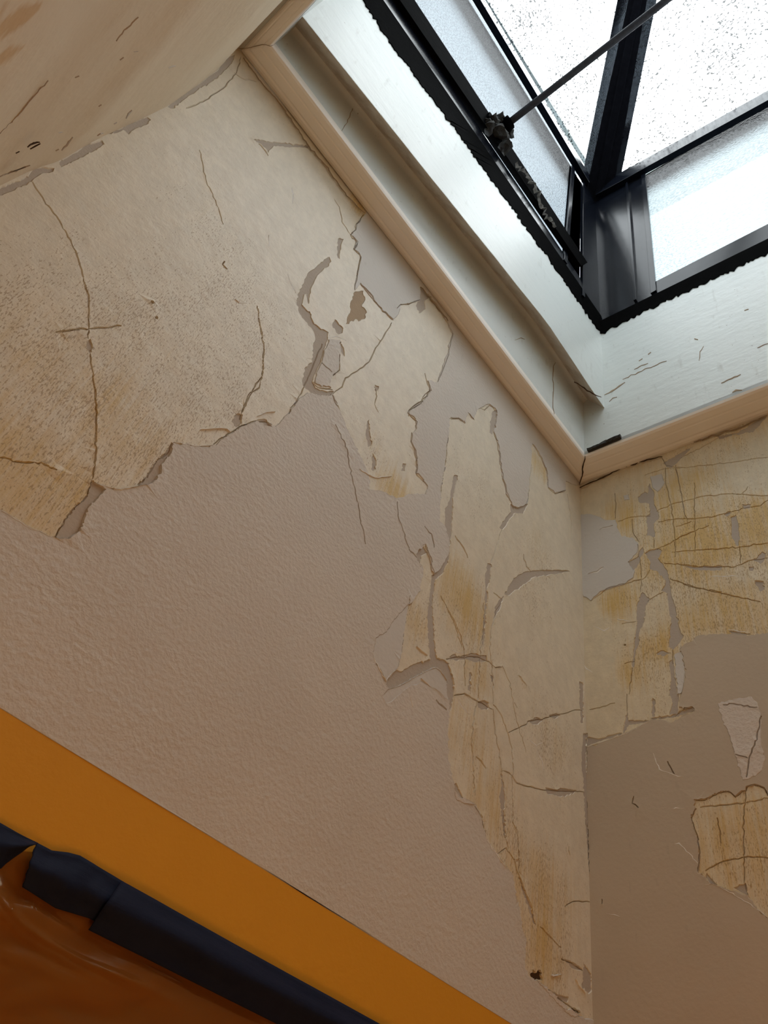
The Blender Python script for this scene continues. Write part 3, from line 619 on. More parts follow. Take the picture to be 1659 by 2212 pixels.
for c, pts in [
 (6, [(735,520),(770,600),(770,690),(805,750),(805,800),(765,840),(775,940),(710,930),(722,870),(710,780),(742,760),(732,680),(650,670),(645,630),(700,590),(720,600)]),
 (6, [(730,1050),(800,1030),(830,1050),(800,1110),(870,1200),(890,1270),(905,1400),(938,1500),(962,1640),(978,1690),(1000,1712),(950,1790),(920,1822),(885,1800),(892,1700),(905,1570),(888,1520),(875,1380),(830,1360),(858,1320),(862,1280),(800,1210),(735,1190),(740,1130),(700,1070)]),
 (6, [(680,1375),(735,1430),(702,1480),(692,1600),(652,1690),(650,1780),(625,1830),(615,1960),(600,1950),(618,1780),(636,1620),(635,1480)]),
 (6, [(888,1920),(915,1900),(932,2020),(948,2180),(888,2180),(903,2050)]), (7, [(770,0),(828,0),(822,135),(765,137),(788,60)]),
 (6, [(1370,790),(1410,770),(1430,860),(1437,960),(1420,1017),(1378,940)]), (6, [(980,1158),(1100,1175),(1190,1168),(1302,1170),(1290,1198),(1210,1203),(1080,1192)]),
 (6, [(1560,1285),(1622,1290),(1627,1350),(1600,1367),(1570,1320)]), (6, [(1540,1120),(1580,1100),(1612,1058),(1640,1070),(1630,1120),(1600,1152),(1560,1130)]), (6, [(1350,1678),(1420,1680),(1525,1707),(1440,1707)]),
 (6, [(1460,688),(1522,690),(1517,717),(1468,720)]), (6, [(1338,750),(1370,743),(1348,777),(1320,767)]), (6, [(850,355),(900,330),(1000,270),(1080,232),(975,330),(912,397),(868,395)]),
 (6, [(1262,150),(1420,128),(1560,40),(1659,-10),(1545,122),(1400,142),(1280,178)]), (6, [(570,1135),(640,1100),(680,1020),(690,1060),(640,1160),(612,1215)]), (6, [(1515,1175),(1545,1172),(1540,1205),(1518,1205)]),
 (6, [(790,1850),(840,1828),(895,1845),(850,1870)]), (6, [(186,2075),(206,2080),(210,2169),(190,2169)]),
 (7, [(480,110),(490,178),(632,176),(600,192),(492,205),(450,268),(465,205)]), (7, [(652,30),(668,40),(668,155),(648,152)]), (7, [(640,160),(780,143),(920,85),(940,112),(800,152),(660,172)]),
 (7, [(190,262),(215,265),(213,340),(206,620),(215,800),(225,1100),(232,1200),(215,1105),(200,1000),(196,860),(180,600),(180,400)]),
 (7, [(215,290),(300,300),(400,270),(450,262),(380,290),(280,320),(212,345)]), (7, [(1015,1205),(1050,1245),(1085,1280),(1050,1275),(1010,1230)]), (7, [(1200,1300),(1275,1270),(1295,1352),(1250,1330)]),
 ]: area('patch', c, pts, 0.9, 4)
LL.append(('hole', [(1350.5 + 1.8*math.cos(a*1.05), 1394 + 1.8*math.sin(a*1.05)) for a in range(6)]))
for c, pts, w in [
 (6, [(490,820),(600,785),(740,775)], 1.5), (6, [(805,825),(940,800),(1100,798),(1250,780),(1330,760),(1480,715),(1600,700),(1659,655)], 2), (6, [(790,740),(900,690),(1000,665),(1150,625),(1350,605),(1659,620)], 1.5),
 (6, [(940,380),(960,500),(990,640),(1010,770),(1035,810)], 1.5), (6, [(910,1060),(1090,1045),(1300,1032),(1440,1020),(1659,990)], 2.2), (6, [(845,1145),(980,1160),(1180,1175),(1400,1175),(1540,1120),(1659,1105)], 2.2),
 (6, [(895,1270),(1010,1310),(1200,1360),(1400,1405),(1600,1450)], 2.2), (6, [(1000,1310),(1100,1340),(1300,1370)], 3), (6, [(280,1440),(420,1340),(540,1310),(700,1260),(735,1200)], 1.7), (6, [(600,800),(605,900),(650,980)], 1.5),
 (6, [(465,600),(470,800)], 1.4), (6, [(940,860),(1010,840),(1060,820)], 1.4), (6, [(790,1040),(900,990),(1000,930),(1200,850)], 1.6), (6, [(720,1440),(800,1390),(850,1370)], 1.8), (6, [(1440,1015),(1445,1150)], 1.6),
 (6, [(840,370),(940,400),(1000,400),(1200,380),(1450,350),(1659,320)], 1.2), (6, [(700,460),(850,410),(1000,400)], 1.2), (6, [(1380,600),(1450,610),(1500,550)], 1.2), (6, [(860,400),(860,520),(905,700),(930,900),(935,1100)], 1.2),
 (6, [(640,1000),(670,1200),(665,1370)], 1.2), (6, [(765,940),(770,1030)], 1.8), (6, [(160,570),(230,560),(300,520),(500,440),(700,360),(830,325),(860,370)], 2.5), (6, [(970,330),(1100,260),(1250,180),(1400,130)], 2.5),
 (6, [(915,1820),(915,1930)], 2), (6, [(600,1960),(575,2169)], 1.6), (6, [(520,1620),(640,1600)], 1.0), (6, [(540,1930),(620,1910)], 1.3), (6, [(1090,1060),(1090,1030),(1085,520)], 1.0),
 (7, [(480,0),(480,110)], 1.6), (7, [(230,100),(340,80),(400,60)], 1.2), (7, [(940,712),(1000,712),(1060,680),(1130,655),(1180,665),(1210,690),(1250,655),(1280,650),(1285,625),(1340,610),(1400,630),(1426,680)], 3),
 (7, [(945,770),(915,830),(930,890),(968,1020),(970,1130),(960,1195)], 3), (7, [(975,760),(1100,745),(1270,730),(1426,700)], 2), (7, [(1280,650),(1275,740),(1260,830),(1265,1100),(1270,1250),(1290,1350)], 2.2),
 (7, [(1010,1185),(1100,1130),(1200,1105),(1300,1090),(1426,1100)], 2.4), (7, [(1130,75),(1200,68),(1360,95)], 1.6), (7, [(1385,150),(1340,350),(1300,450),(1285,560)], 2), (7, [(1210,410),(1300,435)], 1.8), (7, [(1085,830),(1110,1000)], 2),
 (7, [(755,455),(800,540)], 2.5), (7, [(530,690),(520,735),(560,765)], 2.2), (7, [(800,150),(870,95),(920,85)], 3), (7, [(318,1375),(318,1410)], 2),
 ]: crack(c, pts, w)
for c, pts in ((7, [(215,360),(340,315),(460,272),(560,225),(640,178)]), (7, [(660,400),(700,510),(800,545),(860,555)]), (7, [(1000,1285),(1050,1272),(1150,1320),(1290,1400),(1426,1500)]), (7, [(800,1010),(835,1000),(900,1070),(960,1140)]), (7, [(345,1475),(400,1482),(440,1500)]),
               (7, [(790,775),(870,768)]), (7, [(940,1195),(965,1212),(990,1205)]), (6, [(350,885),(450,855)]), (6, [(260,1232),(330,1215),(375,1180)]), (6, [(480,1580),(580,1600)]), (6, [(1210,1250),(1430,1248)]), (6, [(820,735),(860,715)]), (6, [(1345,1662),(1500,1690)]), (6, [(205,1910),(240,1970),(290,2000)]), (6, [(310,1640),(380,1675),(420,1650)])):
    lip(c, pts, 2.0)
def stainR(va):
    y = np.zeros(len(va)) + 0.28; s = np.zeros(len(va)) + 0.5
    for (u, v, r, ay, as_) in [(1340,1120,80,.75,.1),(1320,1300,60,1.0,.5),(1500,1180,120,.85,.5),(1640,1130,90,.9,.5),(1440,1200,80,.8,.3),(1360,1450,80,.5,.4),(1560,1330,110,.6,.8),(1640,1330,80,.5,.5),(1450,1080,120,.6,.1),
            (1420,1400,60,.7,.2),(1600,1850,120,.6,.4),(1640,1790,80,.6,.1),(1300,1540,60,.4,.3),(1580,960,80,.35,.2),(1280,1500,70,-.3,-.5),(1550,1460,30,.4,.5)]:
        p = onR(u, v); R = r / F_ * np.linalg.norm(p - EYE)
        g = np.exp(-((va - p)**2).sum(1) / (R*R)); y = np.maximum(y, ay * g * 1.25); s = s + as_ * g * 0.8
    # bare of stain in the corner strip
    d = np.exp(-((va - CO) @ (-BD) / 0.07)**2); return np.clip(y - d*0.9, 0, 1), np.clip(s - d*0.9, 0, 1)
hitop = 0.03; zb = -(ZT - 0.0) / (EY[2])
L_R = (CO[1] - YB) / abs(EX[1])
outlineR = [(-0.012, hitop), (L_R, hitop), (L_R, zb), (-0.012, zb)]
mtR = dict(mt); mtR.update(cream=M['cream_right'], coat_right=M['coat_right'], coat_pale=M['coat_pale'])
nmR = dict(nm); nmR.update(coat_right='smooth_paint_coat', coat_pale='scraped_plaster_patch')
wallR = build_wall('wall_right', CO, EX, EY, NR, pR, outlineR, LL, hts, mtR, nmR, 0.026, stainR, 'cream', M['room'])

# ---- near wall (at the photographer's shoulder), plaster bulging a little
nz = []
for z, x in [(0.0, near2[0][0] + CO[0])] + [(b + CO[2], a + CO[0]) for a, b in near2]: nz.append((z, x))
nz.append((ZT + 0.03, nz[-1][1])); nz.sort()
zz = np.array([a for a, _ in nz]); xx = np.array([b for _, b in nz])
def near_x(z): return float(np.interp(z, zz, xx))
def bulge(y, z):
    d = max(0.0, CO[1] - y); return min(1, d / 0.1) * (0.004 * noise.noise(Vector((y*3, z*3, 4))) + 0.002)
nv, nf = [], []; NY, NZ = 70, 110
for i in range(NY + 1):
    y = CO[1] + 0.004 + (YB - CO[1] - 0.004) * i / NY
    for j in range(NZ + 1):
        z = (ZT + 0.03) * j / NZ
        t = max(0.0, 1 - abs(z - 1.2) / 1.4)
        nv.append((near_x(z) + bulge(y, z), y, z))
for i in range(NY):
    for j in range(NZ):
        a = i * (NZ+1) + j; nf.append((a, a + NZ + 1, a + NZ + 2, a + 1))
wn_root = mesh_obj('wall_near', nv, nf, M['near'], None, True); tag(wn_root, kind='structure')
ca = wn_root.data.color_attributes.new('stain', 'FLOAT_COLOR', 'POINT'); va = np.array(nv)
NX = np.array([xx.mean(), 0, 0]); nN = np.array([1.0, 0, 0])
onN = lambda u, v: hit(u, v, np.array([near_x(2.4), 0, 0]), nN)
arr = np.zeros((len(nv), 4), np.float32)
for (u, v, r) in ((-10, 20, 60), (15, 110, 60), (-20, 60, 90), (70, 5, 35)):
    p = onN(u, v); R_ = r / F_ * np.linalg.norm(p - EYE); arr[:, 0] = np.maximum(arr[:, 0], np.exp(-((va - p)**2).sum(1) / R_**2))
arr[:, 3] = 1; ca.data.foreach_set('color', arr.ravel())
# scuffs and small tears on it: thin chips following the plaster
def near_chip(name, px, mat):
    P_ = [onN(u, v) for u, v in px]
    pts = []
    for p in P_:
        z = p[2]; i_ = (CO[1] - p[1]) / ((CO[1] - YB) / NY); t = max(0.0, 1 - abs(z - 1.2) / 1.4)
        xs_ = near_x(z) + bulge(p[1], z)
        r = (p - EYE); k = (xs_ + 0.0007 - EYE[0]) / r[0]; pts.append(EYE + r * k)
    n = len(pts); back = [p - np.array([0.0012, 0, 0]) for p in pts]
    return mesh_obj(name, pts + back, [tuple(range(n)), tuple(range(2*n-1, n-1, -1))] + [(i, (i+1) % n, (i+1) % n + n, i + n) for i in range(n)], mat, wn_root)
for pts, w in (([(60,319),(72,311),(87,308)], 2.2), ([(66,323),(78,316),(88,311)], 1.8), ([(63,316),(74,309),(84,308)], 1.2), ([(35,332),(43,328)], 1.6)): near_chip('dark_scuff', ribbon(pts, w * 0.8, 5), M['hole'])
for pts, w in (([(134,326),(145,315),(158,297)], 4), ([(273,257),(279,246),(286,239)], 5), ([(121,327),(128,323)], 3), ([(260,131),(268,125)], 3.5), ([(247,269),(253,265)], 3), ([(163,169),(172,165)], 2.5), ([(290,113),(299,112)], 1.5), ([(365,148),(380,143)], 2),
            ([(461,96),(464,92)], 2.5), ([(0,383),(40,368),(66,358)], 2.2), ([(211,294),(224,288)], 2), ([(252,90),(275,62),(300,38)], 1.2), ([(0,290),(40,250),(90,190),(105,175)], 1.2), ([(128,288),(136,286)], 2), ([(214,231),(220,227)], 2), ([(430,127),(433,125)], 2)):
    near_chip('paint_chip', ribbon(pts, w * 0.55, 5), M['patch'])

# ---- opposite wall and floor close the stair shaft
XR = lambda y: CO[0] + (CO[1] - y) * 0.0637
mesh_obj('wall_opposite', [(-0.3, YB, 0), (XR(YB) + .1, YB, 0), (XR(YB) + .1, YB, ZT + .03), (-0.3, YB, ZT + .03), (-0.3, YB - .1, 0), (XR(YB) + .1, YB - .1, 0), (XR(YB) + .1, YB - .1, ZT + .03), (-0.3, YB - .1, ZT + .03)],
         [(0, 1, 2, 3), (7, 6, 5, 4), (0, 3, 7, 4), (1, 5, 6, 2), (3, 2, 6, 7), (0, 4, 5, 1)], M['room'])['kind'] = 'structure'
fl = mesh_obj('floor', [(-0.4, YB - .1, -0.05), (1.9, YB - .1, -0.05), (1.9, CO[1] + .1, -0.05), (-0.4, CO[1] + .1, -0.05), (-0.4, YB - .1, 0), (1.9, YB - .1, 0), (1.9, CO[1] + .1, 0), (-0.4, CO[1] + .1, 0)],
         [(3, 2, 1, 0), (4, 5, 6, 7), (0, 1, 5, 4), (1, 2, 6, 5), (2, 3, 7, 6), (3, 0, 4, 7)], M['brown']); fl['kind'] = 'structure'

# ------------------------------------------------------------------ trim round the foot of the skylight well
def section(o, i, down=0.004):
    """moulding section between the wall-side point o and the well-side point i (both at underside level)"""
    prof = [(0.0, 0.0), (0.10, -0.004), (0.20, -0.0055), (0.27, -0.0045), (0.33, -0.006), (0.62, -0.0068), (0.66, -0.0056), (0.72, -0.0066), (0.90, -0.006), (0.97, -0.002), (1.0, 0.006), (1.0, 0.022), (0.0, 0.026)]
    return [o + (i - o) * t + UP * h for t, h in prof]
oC = np.array([CO[0], CO[1] - 0.004, ZT]); iC = TI
oN = onL(519, 112); oN = np.array([oN[0], oN[1] - 0.004, oN[2]]); iN = onT(589, 98); iN[2] = iN[2]
XN = near_x(ZT)
trimL = prism('trim_1', [section(oN, iN)] + [section(oN + (oC - oN) * t + UP * 0.0015 * math.sin(t * 17), iN + (iC - iN) * t) for t in np.linspace(0.1, 0.9, 9)] + [section(oC, iC)], M['trim'])
iRe = TI + (-BD) * ((TI[1] - (YB + 0.10)) / BD[1]); oRe = CO + (-BD) * ((CO[1] - YB) / BD[1]); oRe = oRe + np.array([-.004, 0, 0])
trimR = prism('trim_2', [section(oC + np.array([-.004, .004, 0]), iC)] + [section(oC + (oRe - oC) * t, iC + (iRe - iC) * t) for t in np.linspace(0.1, 0.9, 9)] + [section(oRe, iRe)], M['trim'])
oO = onT(619, 0); dN = np.array([0, -1.0, 0])
iNe = np.array([iN[0], YB + 0.10, ZT]); oNe = np.array([oN[0], YB, ZT])
trimN = prism('trim_3', [section(oN, iN), section(oNe, iNe)], M['trim'])
trimO = prism('trim_4', [section(oNe, iNe), section(oRe, iRe)], M['trim'])
for t in (trimL, trimR, trimN, trimO): tag(t, kind='structure')
# open mitre crack at the corner and at the near end, separation crack under the trim
def strip_on(name, plane, px, w, mat, parent, off, d=0.002):
    r = ribbon(px, w, len(name) * 7 + int(px[0][0])); P_ = [plane(u, v) + off for u, v in r]; n = len(P_); k = n // 2
    N_ = off / max(np.linalg.norm(off), 1e-9); B_ = [p - N_ * d for p in P_]
    fs = [(i, i+1, n-2-i, n-1-i) for i in range(k-1)] + [(n+n-1-i, n+n-2-i, n+i+1, n+i) for i in range(k-1)] + [(i, i+n, (i+1) % n + n, (i+1) % n) for i in range(n)]
    o = mesh_obj(name, P_ + B_, fs, mat, parent); return o
dn = UP * -0.0085
hitT = lambda u, v: hit(u, v, CO + dn, UP)
strip_on('mitre_crack', hitT, [(1264,985),(1261,1000),(1258,1014),(1259,1020),(1254,1038),(1251,1050)], 2.6, M['hole'], trimR, -UP * 0.0006)
strip_on('mitre_crack', hitT, [(515,104),(540,103),(560,98),(590,98)], 1.6, M['crack'], trimN, -UP * 0.0006)
strip_on('paint_crack', onL, [(523,128),(556,175),(600,225),(665,320),(700,360),(745,425),(785,463)], 1.3, M['crack'], wallL, NL * 0.0062)
strip_on('paint_crack', onL, [(905,622),(935,655),(965,695)], 2.0, M['crack'], wallL, NL * 0.0062)
strip_on('paint_crack', onR, [(1246,1058),(1265,1050),(1290,1040),(1340,1015),(1400,995),(1432,989)], 1.8, M['hole'], wallR, NR * 0.0062)
strip_on('paint_crack', onR, [(1500,958),(1560,938),(1610,922),(1658,900)], 2.2, M['crack'], wallR, NR * 0.0062)

# ------------------------------------------------------------------ skylight well
ZK = KK[2]
fN = lambda y, z: np.array([iN[0], y, z])
# left side: lower board, soffit with coved return, upper board
n = 24; vs, fs, rows = [], [], []
kneeU = [(655,38),(824,250),(1000,470),(1184,700),(1287,855)]; kp = [onWL(u, v) for u, v in kneeU]
kx = [p[0] for p in kp]; kz = [p[2] for p in kp]
for i in range(n + 1):
    x = iN[0] + (TI[0] + 0.03 - iN[0]) * i / n
    zS = float(np.interp(x, kx, kz)) + 0.0025 * noise.noise(Vector((x*9, 1, 2)))
    y0, y1 = TI[1], KK[1]; hgt = 0.115
    # rows: bottom of lower board -> coved up to the soffit -> inner knee
    row = [(x, y0, ZT + 0.006), (x, y0, zS + 0.07)]
    for a in range(1, 6):
        t = a / 5 * math.pi / 2; row.append((x, y0 - 0.016 * (1 - math.cos(t)), zS + 0.07 + 0.022 * math.sin(t)))
    top_z = row[-1][2]
    rows.append((row, zS, top_z))
R1 = [r[0] for r in rows]
vs = [p for r in R1 for p in r]; m_ = len(R1[0])
fs = [(i*m_+j, (i+1)*m_+j, (i+1)*m_+j+1, i*m_+j+1) for i in range(n) for j in range(m_-1)]
wl = empty('wall_skylight_left'); tag(wl, kind='structure')
mesh_obj('lower_board', vs, fs, M['well'], wl, True)
vs = [p for r, zS, tz in rows for p in ((r[0][0], rows[0][0][-1][1] + .001, tz), (r[0][0], KK[1] + 0.004, zS + 0.004), (r[0][0], KK[1], zS))]
fs = [(i*3+j, (i+1)*3+j, (i+1)*3+j+1, i*3+j+1) for i in range(n) for j in range(2)]
mesh_obj('soffit', vs, fs, M['soffit'], wl)
vs = [p for r, zS, tz in rows for p in ((r[0][0], KK[1], zS), (r[0][0], KK[1] - .0006, zS + .004), (r[0][0], KK[1], ZK + 0.03), (r[0][0], KK[1] + 0.08, ZK + 0.03))]
fs = [(i*4+j, (i+1)*4+j, (i+1)*4+j+1, i*4+j+1) for i in range(n) for j in range(3)]
mesh_obj('upper_board', vs, fs, M['well'], wl)
def slab(name, a, b, z0, z1, nrm, th, mat, kind=None, parent=None):
    a, b = np.array(a, float), np.array(b, float); o = -np.array(nrm) * th
    P_ = [np.array([a[0], a[1], z0]), np.array([b[0], b[1], z0]), np.array([b[0], b[1], z1]), np.array([a[0], a[1], z1])]
    P_ += [p + o for p in P_]
    ob = mesh_obj(name, P_, [(0, 1, 2, 3), (7, 6, 5, 4), (0, 3, 7, 4), (1, 5, 6, 2), (3, 2, 6, 7), (0, 4, 5, 1)], mat, parent)
    if kind: ob['kind'] = kind
    return ob
wr = slab('wall_skylight_right', TI + BD * 0.03, iRe, ZT + 0.006, ZK + 0.03, NRV, 0.08, M['well'], 'structure')
ws3 = slab('wall_skylight_near', iN + np.array([0, .08, 0]), iNe, ZT + 0.006, ZK + 0.03, (1, 0, 0), 0.08, M['well'], 'structure')
ws4 = slab('wall_skylight_opposite', iNe, iRe, ZT + 0.006, ZK + 0.03, (0, 1, 0), 0.08, M['well'], 'structure')
# cracks and dents in the boards
for pts, w in [([(1299,858),(1280,850),(1262,838),(1240,825)], 2.2), ]: strip_on('paint_crack', lambda u, v: hit(u, v, np.array([0, 0, rows[-1][1]]), UP), pts, w, M['hole'], wl, -UP * .001)
for pts, w in [([(1306,853),(1322,845),(1338,834),(1350,826)], 2.6), ([(1345,820),(1400,795),(1440,780)], 1.4), ([(1370,798),(1385,790),(1400,785)], 1.6), ([(1400,766),(1406,761)], 4), ([(1380,780),(1388,775)], 3.5), ([(1558,828),(1580,818),(1600,809)], 2.6),
               ([(1510,780),(1512,760),(1520,748)], 1.6), ([(1582,848),(1590,843),(1603,843)], 3), ([(1316,868),(1324,860),(1333,858)], 1.6), ([(1500,732),(1508,734)], 5), ([(1608,671),(1617,668)], 4), ([(1636,752),(1659,742)], 1.4)]:
    strip_on('paint_crack', onWR, pts, w, M['crack'], wr, NRV * .0012)
for pts, w in [([(655,60),(662,80),(650,100)], 1.2), ([(765,225),(750,265),(738,283)], 1.2), ([(1203,760),(1195,800),(1194,870),(1197,895)], 1.4), ([(1112,735),(1125,730),(1133,733)], 1.6)]:
    strip_on('paint_crack', onWL0, pts, w, M['crack'], wl, NL * .0012)

# crumbling dark seal lying on the trim
sb = bmesh.new(); p0 = onWR(1272, 979) + NRV * 0.002; p1 = onWR(1343, 949) + NRV * 0.002
d_ = (p1 - p0); L_ = np.linalg.norm(d_); d_ /= L_; rnd = random.Random(5)
rws = []
for i in range(17):
    c = p0 + d_ * L_ * i / 16; rws.append([sb.verts.new(tuple(c + UP * a * rnd.uniform(.75, 1.15) + NRV * b * rnd.uniform(.8, 1.2))) for a, b in ((0, 0), (0.0, 0.010), (0.008, 0.012), (0.016, 0.008), (0.018, 0.0))])
for a, b in zip(rws, rws[1:]):
    for i in range(5): sb.faces.new((a[i], a[(i+1) % 5], b[(i+1) % 5], b[i]))
sb.faces.new(rws[0]); sb.faces.new(rws[-1][::-1])
tag(bm_obj('weather_seal_scrap', sb, M['rubber']), 'short crumbling dark strip of seal lying on top of the cream trim', 'seal strip')

# ------------------------------------------------------------------ skylight lantern
win = empty('window_1'); tag(win, kind='structure')
def jag(px, amp, seed, step=7): return rough_line(px, amp, step, seed, False)
def face_band(name, plane, nrm, lowpx, uppx, th, mat, seed=1, amp=1.2, step=6, parent=win):
    lo_ = jag(lowpx, amp, seed, step); a = [plane(u, v) for u, v in lo_]; b0, b1 = plane(*uppx[0]), plane(*uppx[1])
    n_ = len(a); b = [b0 + (b1 - b0) * i / (n_-1) for i in range(n_)]
    V_ = [p + nrm * th for p in a] + [p + nrm * th for p in b] + [p - nrm * .002 for p in a] + [p - nrm * .002 for p in b]
    F2 = []
    for i in range(n_-1):
        F2 += [(i, i+1, n_+i+1, n_+i), (2*n_+i+1, 2*n_+i, 3*n_+i, 3*n_+i+1), (2*n_+i, 2*n_+i+1, i+1, i), (n_+i, n_+i+1, 3*n_+i+1, 3*n_+i)]
    F2 += [(0, n_, 3*n_, 2*n_), (n_-1, 3*n_-1, 4*n_-1, 2*n_-1)]
    return mesh_obj(name, V_, F2, mat, parent)
# black-painted foot of the frame, left: brushed black band / glossy grey leg / bar
xl0 = (700, -128)
face_band('frame_foot', onWL, NL, [(690,-140),(783,0),(846,100),(983,280),(1150,512),(1230,624),(1296,722)], [(722,-150),(1298,684)], 0.003, M['steel_rough'], 3, 1.6, 5)
zA = onWL(820, 0)[2]; zB = onWL(847, 0)[2]; zC = onWL(879, 0)[2]
xN_, xC_ = iN[0], KK[0]
def lineL(z_at, yoff): return np.array([xN_, KK[1] + yoff, z_at]), np.array([xC_, KK[1] + yoff, z_at])
print('Lz', onWL(820,0)[2], onWL(1010,280)[2], onWL(847,0)[2], onWL(1031,280)[2], onWL(879,0)[2], onWL(1058,280)[2], 'K', ZK)
def bandL(name, l0, l1, u0, u1, th, mat, bev=0.001, back=0.0):
    q = [onWL(*l0), onWL(*l1), onWL(*u1), onWL(*u0)]; f = [p + NL * th for p in q]; b = [p - NL * (0.002 + back) for p in q]
    return prism(name, [[f[0], f[3], b[3], b[0]], [f[1], f[2], b[2], b[1]]], mat, win, bev=bev)
def bandR(name, l0, l1, u0, u1, th, mat, bev=0.001, back=0.0):
    q = [onWR(*l0), onWR(*l1), onWR(*u1), onWR(*u0)]; f = [p + NRV * th for p in q]; b = [p - NRV * (0.002 + back) for p in q]
    return prism(name, [[f[0], f[3], b[3], b[0]], [f[1], f[2], b[2], b[1]]], mat, win, bev=bev)
def ext(p, q, k):                      # lengthen a pixel line past p
    return (p[0] + (p[0] - q[0]) * k, p[1] + (p[1] - q[1]) * k)
bandL('frame_leg', ext((820,0), (1298,684), .3), (1298,684), ext((850,0), (1298,668), .3), (1298,668), 0.001, M['steel'])
lb = bandL('glazing_angle', ext((847,0), (1246,580), .3), (1246,580), ext((880,0), (1260,573), .3), (1260,573), 0.020, M['steel_rough'])
# right foot and glossy leg
RX = 1659 + 900
def rline(p, q, x): return (x, p[1] + (q[1] - p[1]) * (x - p[0]) / (q[0] - p[0]))
r0, r1 = (1296,722), (1659,547)
face_band('frame_foot', onWR, NRV, [r0, (1400,670), (1470,637), (1530,609), (1590,580), r1, rline(r0, r1, 1900)], [(1298,694), rline((1298,694), (1659,517), 1900)], 0.003, M['steel_rough'], 8, 1.8, 5)
bandR('frame_leg', (1298,694), rline((1298,694), (1659,517), 1900), (1300,668), rline((1300,668), (1659,484), 1900), 0.001, M['steel'], 0.0008)
# corner post: two faces of folded steel with beads
ptop = (1291, 440)
pb = np.array([KK[0] + .004, KK[1] + .003, ZK - .02]); bar('corner_post', pb, pb * [1, 1, 0] + UP * (onWR(1291, 440)[2] + .05), (1, 0, 0), (0, 1, 0), 0.06, 0.06, M['steel'], win)
zTop = onWR(1291, 440)[2]
def plate(name, plane, nrm, quad, th, mat, bev=0.0008, back=0.004):
    q = [plane(u, v) for u, v in quad]; f = [p + nrm * th for p in q]; b = [p - nrm * back for p in q]
    return prism(name, [[f[0], f[3], b[3], b[0]], [f[1], f[2], b[2], b[1]]], mat, win, bev=bev)
plate('corner_post', onWL, NL, [(1257,640),(1298,690),(1291,436),(1258,392)], 0.000, M['steel'])
plate('corner_post', onWR, NRV, [(1294,692),(1376,652),(1353,382),(1281,424)], 0.000, M['steel'])
plate('glazing_bead', onWL, NL, [(1254,640),(1259,645),(1260,398),(1256,392)], 0.010, M['steel'])
plate('glazing_jamb', onWL, NL, [(1215,560),(1254,640),(1256,392),(1232,356)], -0.004, M['steel'])
plate('glazing_bead', onWL, NL, [(1216,562),(1223,572),(1240,368),(1234,358)], 0.006, M['steel'])
plate('glazing_bead', onWR, NRV, [(1371,654),(1377,651),(1357,384),(1352,387)], 0.012, M['steel'])
plate('glazing_jamb', onWR, NRV, [(1376,652),(1412,634),(1386,366),(1354,380)], -0.006, M['steel'])
plate('glazing_bead', onWR, NRV, [(1407,637),(1419,630),(1394,368),(1385,372)], 0.008, M['steel'])
# panes
def pane(plane, nrm, quad, mat, off):
    q = [plane(u, v) + nrm * off for u, v in quad]
    return mesh_obj('glass_pane', q, [(0, 1, 2, 3)], mat, win)
pane(onWL, NL, [ext((870,0), (1240,590), .3), (1240,590), (1250,360), ext((1040,0), (1262,385), .9)], M['pane_rib'], -0.008)
pr = pane(onWR, NRV, [(1400,640), rline((1410,640), (1659,500), 1900), rline((1390,372), (1659,208), 1900), (1385,372)], M['pane_pebble'], -0.010)
# head rails
railR0, railR1 = onWR(1322, 410), onWR(*rline((1322,410), (1659,216), 1900))
zr = (railR0[2] + railR1[2]) / 2
print('rail z', railR0, railR1, onWL(1035,0), onWL(1265,390))
bar('head_rail', onWL(*ext((1020,0), (1262,402), .9)), onWL(1262,402), NL, UP, 0.030, 0.11, M['steel'], win, nseg=4)
bar('head_rail', onWR(1292,432), onWR(*rline((1292,432), (1659,232), 1900)), NRV, UP, 0.030, 0.12, M['steel'], win, nseg=4)
# outside drip flashing under the roof glass edge
KT = onWR(1291, 440)
zE = KT[2] + 0.03
bar('eave_flashing', np.array([xN_ - .1, KK[1] + 0.01, zE]), np.array([KT[0] + .12, KK[1] + 0.01, zE]), (0, 1, 0), UP, 0.25, 0.02, M['steel_matt'], win)
bar('eave_flashing', KT * [1, 1, 0] + UP * zE - NRV * 0.01 + BD * .12, KT * [1, 1, 0] + UP * zE - NRV * 0.01 - BD * 1.6, -NRV, UP, 0.20, 0.02, M['steel_matt'], win)
# roof: hips rise from the corner posts to a ridge
hd = np.array([-1.0, -1.0, 0]) / math.sqrt(2)
nv_ = np.cross(ray(1300, 430), ray(1388, 0)); nh = np.array([-hd[1], hd[0], 0])
ddir = np.cross(nv_, nh); ddir /= np.linalg.norm(ddir)
if ddir @ hd < 0: ddir = -ddir
slope = ddir[2] / (ddir @ hd)
print('hip slope', slope, ddir, 'KT', KT)
slope = max(0.25, min(1.0, slope))
H0 = KT + UP * 0.075
run = 0.5 * (KK[0] - xN_) * math.sqrt(2)
dh = hd + UP * slope
APX = H0 + dh * run
sd = np.array([hd[1], -hd[0], 0])
def rafter(name, p, q, w, h, ridge=True):
    d = (q - p) / np.linalg.norm(q - p); s = np.cross(d, UP); s /= np.linalg.norm(s); u = np.cross(s, d)
    if u[2] < 0: u = -u
    sec = lambda c: [c - s*w/2, c - s*w/2 + u*h*0.4, c - s*w*0.8 + u*h*0.4, c - s*w*0.8 + u*h, c + s*w*0.8 + u*h, c + s*w*0.8 + u*h*0.4, c + s*w/2 + u*h*0.4, c + s*w/2, c + s*w*.18, c + s*w*.14 - u*h*.18, c - s*w*.14 - u*h*.18, c - s*w*.18]
    o = prism(name, [sec(p + (q-p)*k/8) for k in range(9)], M['steel_matt'], win); return o
hr = rafter('hip_rafter', H0 - dh * 0.02 - UP * .03, APX, 0.12, 0.06)
